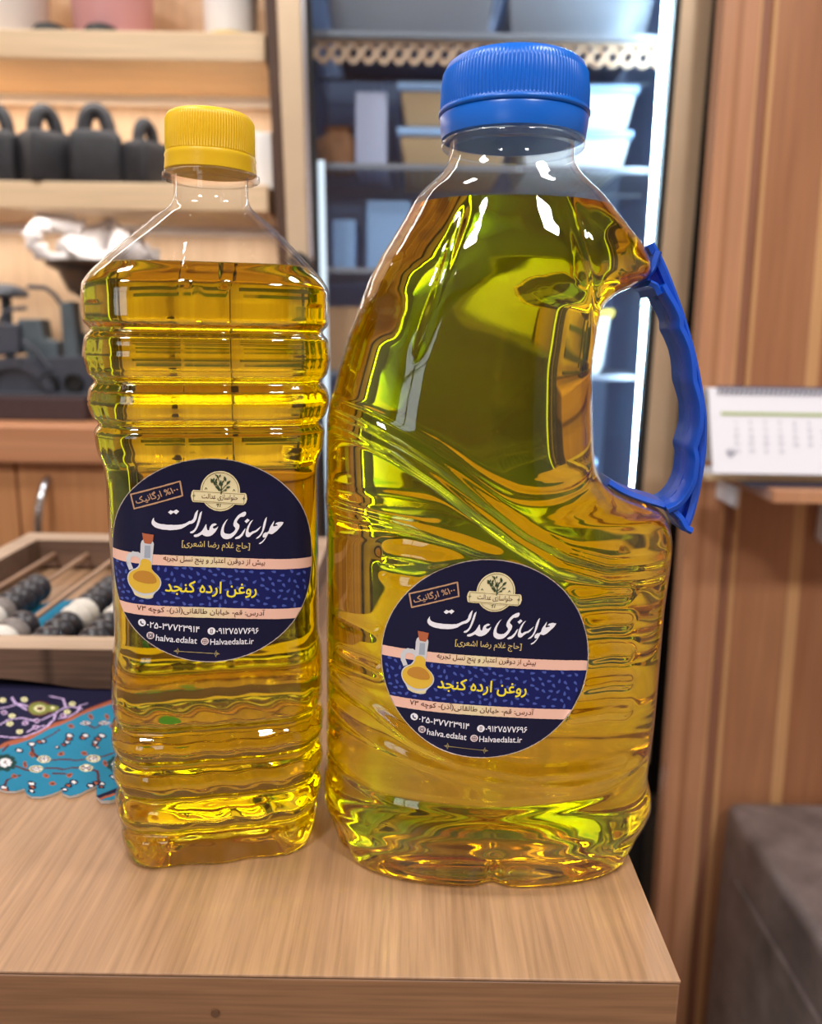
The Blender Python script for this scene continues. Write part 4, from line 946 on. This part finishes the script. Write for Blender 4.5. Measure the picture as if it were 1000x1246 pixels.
def make_art():
    A = Art()
    rr_ = np.linspace(0, .996, 27)
    for ra, rb in zip(rr_[:-1], rr_[1:]): A.ringl((0, 0), max(ra, 1e-4), rb, NAVY, 0, 96)
    for rr0 in np.linspace(0, .95, 18)[:-1]:
        A.ringl((0, 0), max(rr0, 1e-4), rr0+.058, NAVY, -1, 74)
    A.ringl((0, 0), .994, 1.002, lin((190, 176, 170)), 0, 96)
    def band(v0, v1, colf, lay):
        n = 48
        for i in range(n):
            u0, u1 = -1+2*i/n, -1+2*(i+1)/n; q = []
            for u in (u0, u1):
                for v in (v0, v1):
                    lim = math.sqrt(max(0, .985-v*v)); q.append((max(-lim, min(lim, u)), v))
            if abs(q[0][0]-q[2][0])+abs(q[1][0]-q[3][0]) < 1e-6: continue
            A.add([q[0], q[2], q[3], q[1]], [(0, 1, 2, 3)], colf((u0+u1)/2), lay)
    pk = lambda u: tuple(PINK[i]+(CREAM[i]-PINK[i])*max(0, 1-abs(u+.05)/.45)+0 for i in range(3))
    band(-.46, -.045, lambda u: BAND, 1)
    rs = random.Random(5); placed = []
    for _ in range(4000):
        u, v = rs.uniform(-.97, .97), rs.uniform(-.435, -.065)
        if u*u+v*v > .9 or any((u-a)**2+(v-c)**2 < .0036 for a, c in placed): continue
        placed.append((u, v)); a = rs.choice([0, .8, -.8, 1.57, 2.4, 3.1])+rs.uniform(-.2, .2); ca, sa_ = math.cos(a), math.sin(a)
        shp = [(.030, 0), (.008, .011), (-.010, .013), (-.019, .006), (-.019, -.006), (-.010, -.013), (.008, -.011)]
        A.polyg([(u+ca*x-sa_*y, v+sa_*x+ca*y) for x, y in shp], SEED, 2)
    band(-.052, .050, pk, 2); band(-.556, -.452, pk, 2)
    # calligraphy, traced stroke by stroke
    z1 = lambda x, y: p2u(510+x/11.111, 730+y/11.111)
    z2 = lambda x, y: p2u(590+x/11.111, 735+y/11.111)
    S1 = [[(152, 180), (150, 215), (175, 245), (230, 265), (320, 278), (420, 285), (500, 283), (550, 268), (590, 245), (625, 240), (650, 215), (665, 160), (690, 120), (710, 110), (700, 160), (690, 215), (670, 250), (640, 275), (600, 280), (560, 300), (510, 330), (440, 345), (360, 347), (270, 338), (190, 318), (140, 290), (118, 255), (125, 215)],
          [(330, 125), (362, 97), (395, 113), (435, 92), (470, 118), (432, 152), (400, 130), (362, 152)],
          [(760, 125), (745, 200), (725, 270), (695, 340), (660, 385), (630, 400), (605, 395), (603, 378), (640, 365), (670, 335), (690, 290), (710, 220), (730, 150)],
          [(648, 435), (655, 418), (700, 410), (750, 380), (785, 330), (800, 300), (812, 290), (815, 330), (825, 370), (848, 372), (856, 325), (888, 292), (930, 285), (948, 300), (930, 312), (902, 318), (892, 340), (910, 355), (940, 345), (965, 325), (950, 365), (915, 410), (870, 440), (820, 450), (780, 435), (757, 416), (720, 437), (690, 447), (660, 446)]]
    S2 = [[(205, 182), (180, 215), (155, 270), (145, 320), (150, 355), (185, 372), (230, 375), (275, 350), (300, 315), (290, 290), (270, 270), (275, 225), (300, 180), (340, 135), (390, 108), (430, 100), (440, 120), (425, 155), (395, 165), (365, 162), (330, 195), (312, 230), (335, 250), (352, 270), (345, 310), (320, 350), (285, 395), (240, 430), (185, 440), (135, 425), (108, 390), (105, 350), (115, 300), (140, 245), (175, 200)],
          [(415, 220), (455, 190), (482, 212), (442, 247)],
          [(430, 310), (415, 360), (385, 410), (345, 440), (305, 445), (290, 432), (310, 415), (350, 400), (385, 365), (410, 325)],
          [(530, 210), (505, 240), (480, 290), (465, 340), (470, 365), (488, 372), (510, 358), (535, 350), (560, 345), (590, 325), (635, 290), (610, 330), (575, 365), (540, 375), (510, 395), (480, 425), (450, 425), (430, 405), (430, 365), (445, 310), (470, 260), (500, 222)],
          [(708, 180), (700, 240), (685, 300), (665, 360), (635, 415), (600, 445), (562, 452), (585, 430), (620, 400), (645, 355), (655, 300), (665, 250), (685, 205)],
          [(930, 265), (915, 295), (880, 330), (830, 375), (780, 408), (745, 402), (728, 392), (715, 420), (690, 460), (660, 500), (625, 523), (603, 518), (615, 505), (645, 490), (670, 465), (690, 442), (660, 445), (650, 425), (660, 395), (690, 375), (712, 380), (735, 360), (745, 320), (770, 280), (805, 235), (800, 265), (788, 300), (796, 312), (822, 304), (850, 302), (842, 286), (815, 284), (830, 266), (855, 257), (892, 255)]]
    for S, zf in ((S1, z1), (S2, z2)):
        for st in S:
            n = len(st); sm_ = []
            for i in range(n):
                p0, p1, p2 = np.array(st[i-1], float), np.array(st[i], float), np.array(st[(i+1) % n], float)
                v1, v2 = p0-p1, p2-p1; cosv = v1@v2/(np.linalg.norm(v1)*np.linalg.norm(v2)+1e-9)
                if cosv > .1 or n < 9: sm_.append(p1)
                else: sm_ += [p1+(p0-p1)*.25, p1+(p2-p1)*.25]
            A.polyg([zf(*p) for p in sm_], WHITE, 3)
    A.text('[حاج غلام رضا اشعری]', zA(374, 386), zA(656, 412), .088, GOLD, 3, .014)
    A.text('بیش از دوقرن اعتبار و پنج نسل تجربه', zA(297, 441), zA(720, 483), .078, BROWN, 3, .012)
    A.text('روغن ارده کنجد', zA(303, 558), zA(685, 594), .150, YEL, 3, .026)
    A.text('آدرس: قم- خیابان طالقانی(آذر)- کوچه ۷۳', zA(182, 643), zA(720, 696), .085, BROWN, 3, .014)
    A.text('۰۲۵-۳۷۷۲۳۹۱۴', zA(224, 710), zA(442, 743), .060, WHITE, 3, .02, False)
    A.text('۰۹۱۲۷۵۷۷۶۹۶', zA(514, 754), zA(694, 766), .060, WHITE, 3, .02, False)
    A.text('halva.edalat', zA(260, 766), zA(432, 790), .062, WHITE, 3, .012, False)
    A.text('Halvaedalat.ir', zA(488, 799), zA(674, 809), .060, WHITE, 3, .012, False)
    for i, (x, y) in enumerate(((202, 703), (493, 753), (237, 757), (465, 795))):
        c = zA(x, y); col_ = WHITE if i < 2 else lin((226, 210, 214)); A.disc(c, .037, col_, 3, 28)
        if i == 0: A.line([(c[0]-.012, c[1]+.014), (c[0]-.010, c[1]-.004), (c[0]+.004, c[1]-.014), (c[0]+.014, c[1]-.012)], .011, NAVY, 4)
        elif i == 1: A.line([(c[0]-.008, c[1]-.018), (c[0]+.008, c[1]-.018), (c[0]+.008, c[1]+.018), (c[0]-.008, c[1]+.018), (c[0]-.008, c[1]-.018)], .006, BROWN, 4)
        elif i == 2: A.ringl(c, .010, .016, NAVY, 4, 20); A.line([(c[0]-.020, c[1]-.020), (c[0]+.020, c[1]-.020), (c[0]+.020, c[1]+.020), (c[0]-.020, c[1]+.020), (c[0]-.020, c[1]-.020)], .005, NAVY, 4)
        else: A.ringl(c, .020, .025, BROWN, 4, 24); A.line([(c[0]-.02, c[1]), (c[0]+.02, c[1])], .005, BROWN, 4); A.line([(c[0], c[1]-.02), (c[0], c[1]+.02)], .005, BROWN, 4)
    a, c = zA(335, 827), zA(527, 852); gd = lin((150, 136, 96)); A.line([a, c], .007, gd, 3)
    for p, s_ in ((a, 1), (c, -1)):
        A.polyg([(p[0], p[1]), (p[0]+s_*.035, p[1]+.020), (p[0]+s_*.024, p[1]), (p[0]+s_*.035, p[1]-.020)], gd, 3)
        A.line([(p[0]+s_*.03, p[1]+.03), (p[0]+s_*.045, p[1])], .006, gd, 3); A.line([(p[0]+s_*.03, p[1]-.03), (p[0]+s_*.045, p[1])], .006, gd, 3)
    # stamp
    q = [zA(170, 181), zA(371, 133), zA(380, 190), zA(183, 237)]; A.line(q+[q[0]], .014, STAMP, 3)
    A.text('۱۰۰% ارگانیک', zA(190, 208), zA(362, 164), .085, STAMP, 3, .018)
    # emblem
    z3_ = lambda x, y: p2u(550+x/11.111, 690+y/11.111); c = z3_(550, 330); A.disc(c, .180, CREAM, 3, 56, .192); A.ringl(c, .163, .168, lin((130, 118, 84)), 4, 56, .174)
    q = [z3_(205, 303), z3_(870, 368), z3_(886, 385), z3_(896, 440), z3_(880, 490), z3_(850, 515), z3_(200, 448), z3_(186, 425), z3_(176, 375), z3_(188, 325)]; A.polyg(q, CREAM, 5)
    ins = [z3_(215, 318), z3_(862, 382), z3_(852, 500), z3_(208, 436)]; A.line(ins+[ins[0]], .005, lin((150, 136, 96)), 6)
    A.text('حلواسازی عدالت', z3_(315, 386), z3_(775, 428), .062, BROWN, 6, .006)
    tr = lambda x, y: z3_(x, y)
    for pts, w_ in (([(560, 365), (565, 300), (560, 200)], .010), ([(563, 330), (520, 260), (470, 215)], .007), ([(565, 320), (610, 270), (660, 230)], .007), ([(562, 350), (600, 320), (660, 285)], .006), ([(560, 260), (530, 180), (520, 140)], .006), ([(562, 250), (600, 200), (610, 165)], .006)):
        A.line([tr(*p) for p in pts], w_, LEAF, 6)
    for x, y, a, l in ((612, 178, 1.9, .05), (655, 225, .8, .05), (650, 285, .35, .04), (618, 322, .5, .026), (450, 190, 2.4, .04), (470, 215, 2.9, .038), (440, 205, 2.0, .03), (500, 190, 1.2, .036), (480, 240, 2.2, .036), (515, 285, 2.5, .05), (530, 310, 2.3, .036), (545, 240, 1.5, .04), (520, 150, 1.8, .036), (548, 140, 1.2, .03), (500, 130, 2.4, .026), (585, 215, 1.0, .03), (575, 250, 1.2, .028), (500, 215, 2.0, .036), (470, 180, 1.5, .03)):
        p = tr(x, y); ca, sa_ = math.cos(a), math.sin(a); A.polyg([(p[0]+ca*u*l-sa_*v*l, p[1]+sa_*u*l+ca*v*l) for u, v in ((-.5, 0), (-.15, .24), (.2, .2), (.55, 0), (.2, -.2), (-.15, -.24))], LEAF, 6)
    A.line([tr(515, 525), tr(530, 470)], .007, LEAF, 4); A.line([tr(545, 525), tr(552, 468)], .007, LEAF, 4); A.line([tr(500, 500), tr(540, 480)], .005, LEAF, 4)
    for x, y in ((368, 290), (725, 325)): A.line([tr(x-12, y+10), tr(x, y-10), tr(x+14, y+10)], .006, LEAF, 4)
    for x, y in ((215, 372), (852, 435)): A.line([tr(x-16, y), tr(x+16, y)], .006, LEAF, 6); A.line([tr(x, y-16), tr(x, y+16)], .006, LEAF, 6)
    # oil jug
    zj = lambda x, y: p2u(460+x/12.46, 750+y/12.46)
    def rnd(pp):
        for _ in range(2): pp = [q for i in range(len(pp)) for q in (np.array(pp[i])*.75+np.array(pp[(i+1) % len(pp)])*.25, np.array(pp[i])*.25+np.array(pp[(i+1) % len(pp)])*.75)]
        return pp
    hp = [zj(x, y) for x, y in ((590, 500), (540, 470), (480, 465), (420, 490), (395, 540), (400, 600), (430, 670))]; A.line(hp, .045, GLASSG, 3)
    A.polyg(rnd([zj(x, y) for x, y in ((598, 235), (790, 270), (772, 420), (742, 640), (742, 690), (850, 790), (885, 880), (850, 970), (760, 1040), (752, 1105), (620, 1105), (480, 1060), (455, 985), (390, 900), (365, 800), (420, 700), (560, 650), (585, 480))]), GLASSG, 4)
    A.polyg(rnd([zj(x, y) for x, y in ((590, 520), (745, 550), (735, 690), (840, 790), (868, 880), (830, 970), (740, 1020), (600, 1030), (480, 975), (400, 890), (385, 800), (430, 715), (575, 660))]), OILG, 5)
    A.polyg(rnd([zj(x, y) for x, y in ((470, 745), (580, 690), (720, 710), (800, 790), (820, 880), (700, 890), (560, 860), (465, 820))]), OILD, 6)
    A.polyg([zj(x, y) for x, y in ((620, 165), (785, 195), (772, 275), (742, 325), (650, 310), (632, 250))], CORK, 5)
    A.polyg([zj(x, y) for x, y in ((470, 1000), (610, 1060), (750, 1045), (745, 1090), (620, 1095), (490, 1050))], CREAM, 6)
    A.polyg([zj(x, y) for x, y in ((655, 340), (735, 345), (728, 520), (640, 515))], lin((160, 170, 186)), 5)
    return A
def sticker(bot, cu_, cz_, rad, rot, parent):
    A = make_art_cached; V_ = []; F_ = []; C_ = []; c, s_ = math.cos(rot), math.sin(rot)
    for v2, faces, col_, lay in A.layers:
        bm = bmesh.new(); vv = [bm.verts.new((p[0], p[1], 0)) for p in v2]
        for f in faces:
            try: bm.faces.new([vv[i] for i in f])
            except ValueError: pass
        lo, hi = v2.min(0), v2.max(0)
        for ax in (0, 1):
            st = .03; k = math.ceil(lo[ax]/st)*st
            while k < hi[ax] and len(v2) > 0:
                if k-lo[ax] > .004:
                    co = [0, 0, 0]; no = [0, 0, 0]; co[ax] = k; no[ax] = 1
                    bmesh.ops.bisect_plane(bm, geom=bm.verts[:]+bm.edges[:]+bm.faces[:], plane_co=co, plane_no=no, dist=1e-7)
                k += st
        bm.verts.index_update(); base_ = len(V_)
        for q in bm.verts:
            u, v = q.co.x*c-q.co.y*s_, q.co.x*s_+q.co.y*c
            V_.append(bot.front(round(cz_+v*rad, 4), cu_+u*rad, (.00025+lay*.00008)))
        for f in bm.faces: F_.append(tuple(base_+q.index for q in f.verts)); C_.append(col_)
        bm.free()
    me = bpy.data.meshes.new('sticker'); o0 = parent_loc(parent)
    me.from_pydata([tuple(Vector(p)-o0) for p in V_], [], F_)
    at = me.color_attributes.new('ink', 'FLOAT_COLOR', 'CORNER'); cc = np.ones((len(me.loops), 4), np.float32)
    cc[:, :3] = np.repeat(np.array(C_), np.array([len(p.vertices) for p in me.polygons]), axis=0); at.data.foreach_set('color', cc.ravel())
    me.materials.append(M['ink'])
    o = bpy.data.objects.new('sticker', me); COL.objects.link(o); o.parent = parent; return o
make_art_cached = make_art()
ts_ = make_small(); tb_ = make_big()
sc_small = atY(247, 681, .2785)
tag(sticker(SB, (sc_small[0]-float(scx(LABZ)))*1.02-.0046, sc_small[2]-.0013, .0372, R(-4.5), ts_), 'round navy paper sticker')
tag(sticker(BB, SC[0]-float(bcx(SC[2])), SC[2]-.001, .0362, R(-2.6), tb_), 'round navy paper sticker')
bpy.data.objects.remove(_to); bpy.data.curves.remove(_tc)
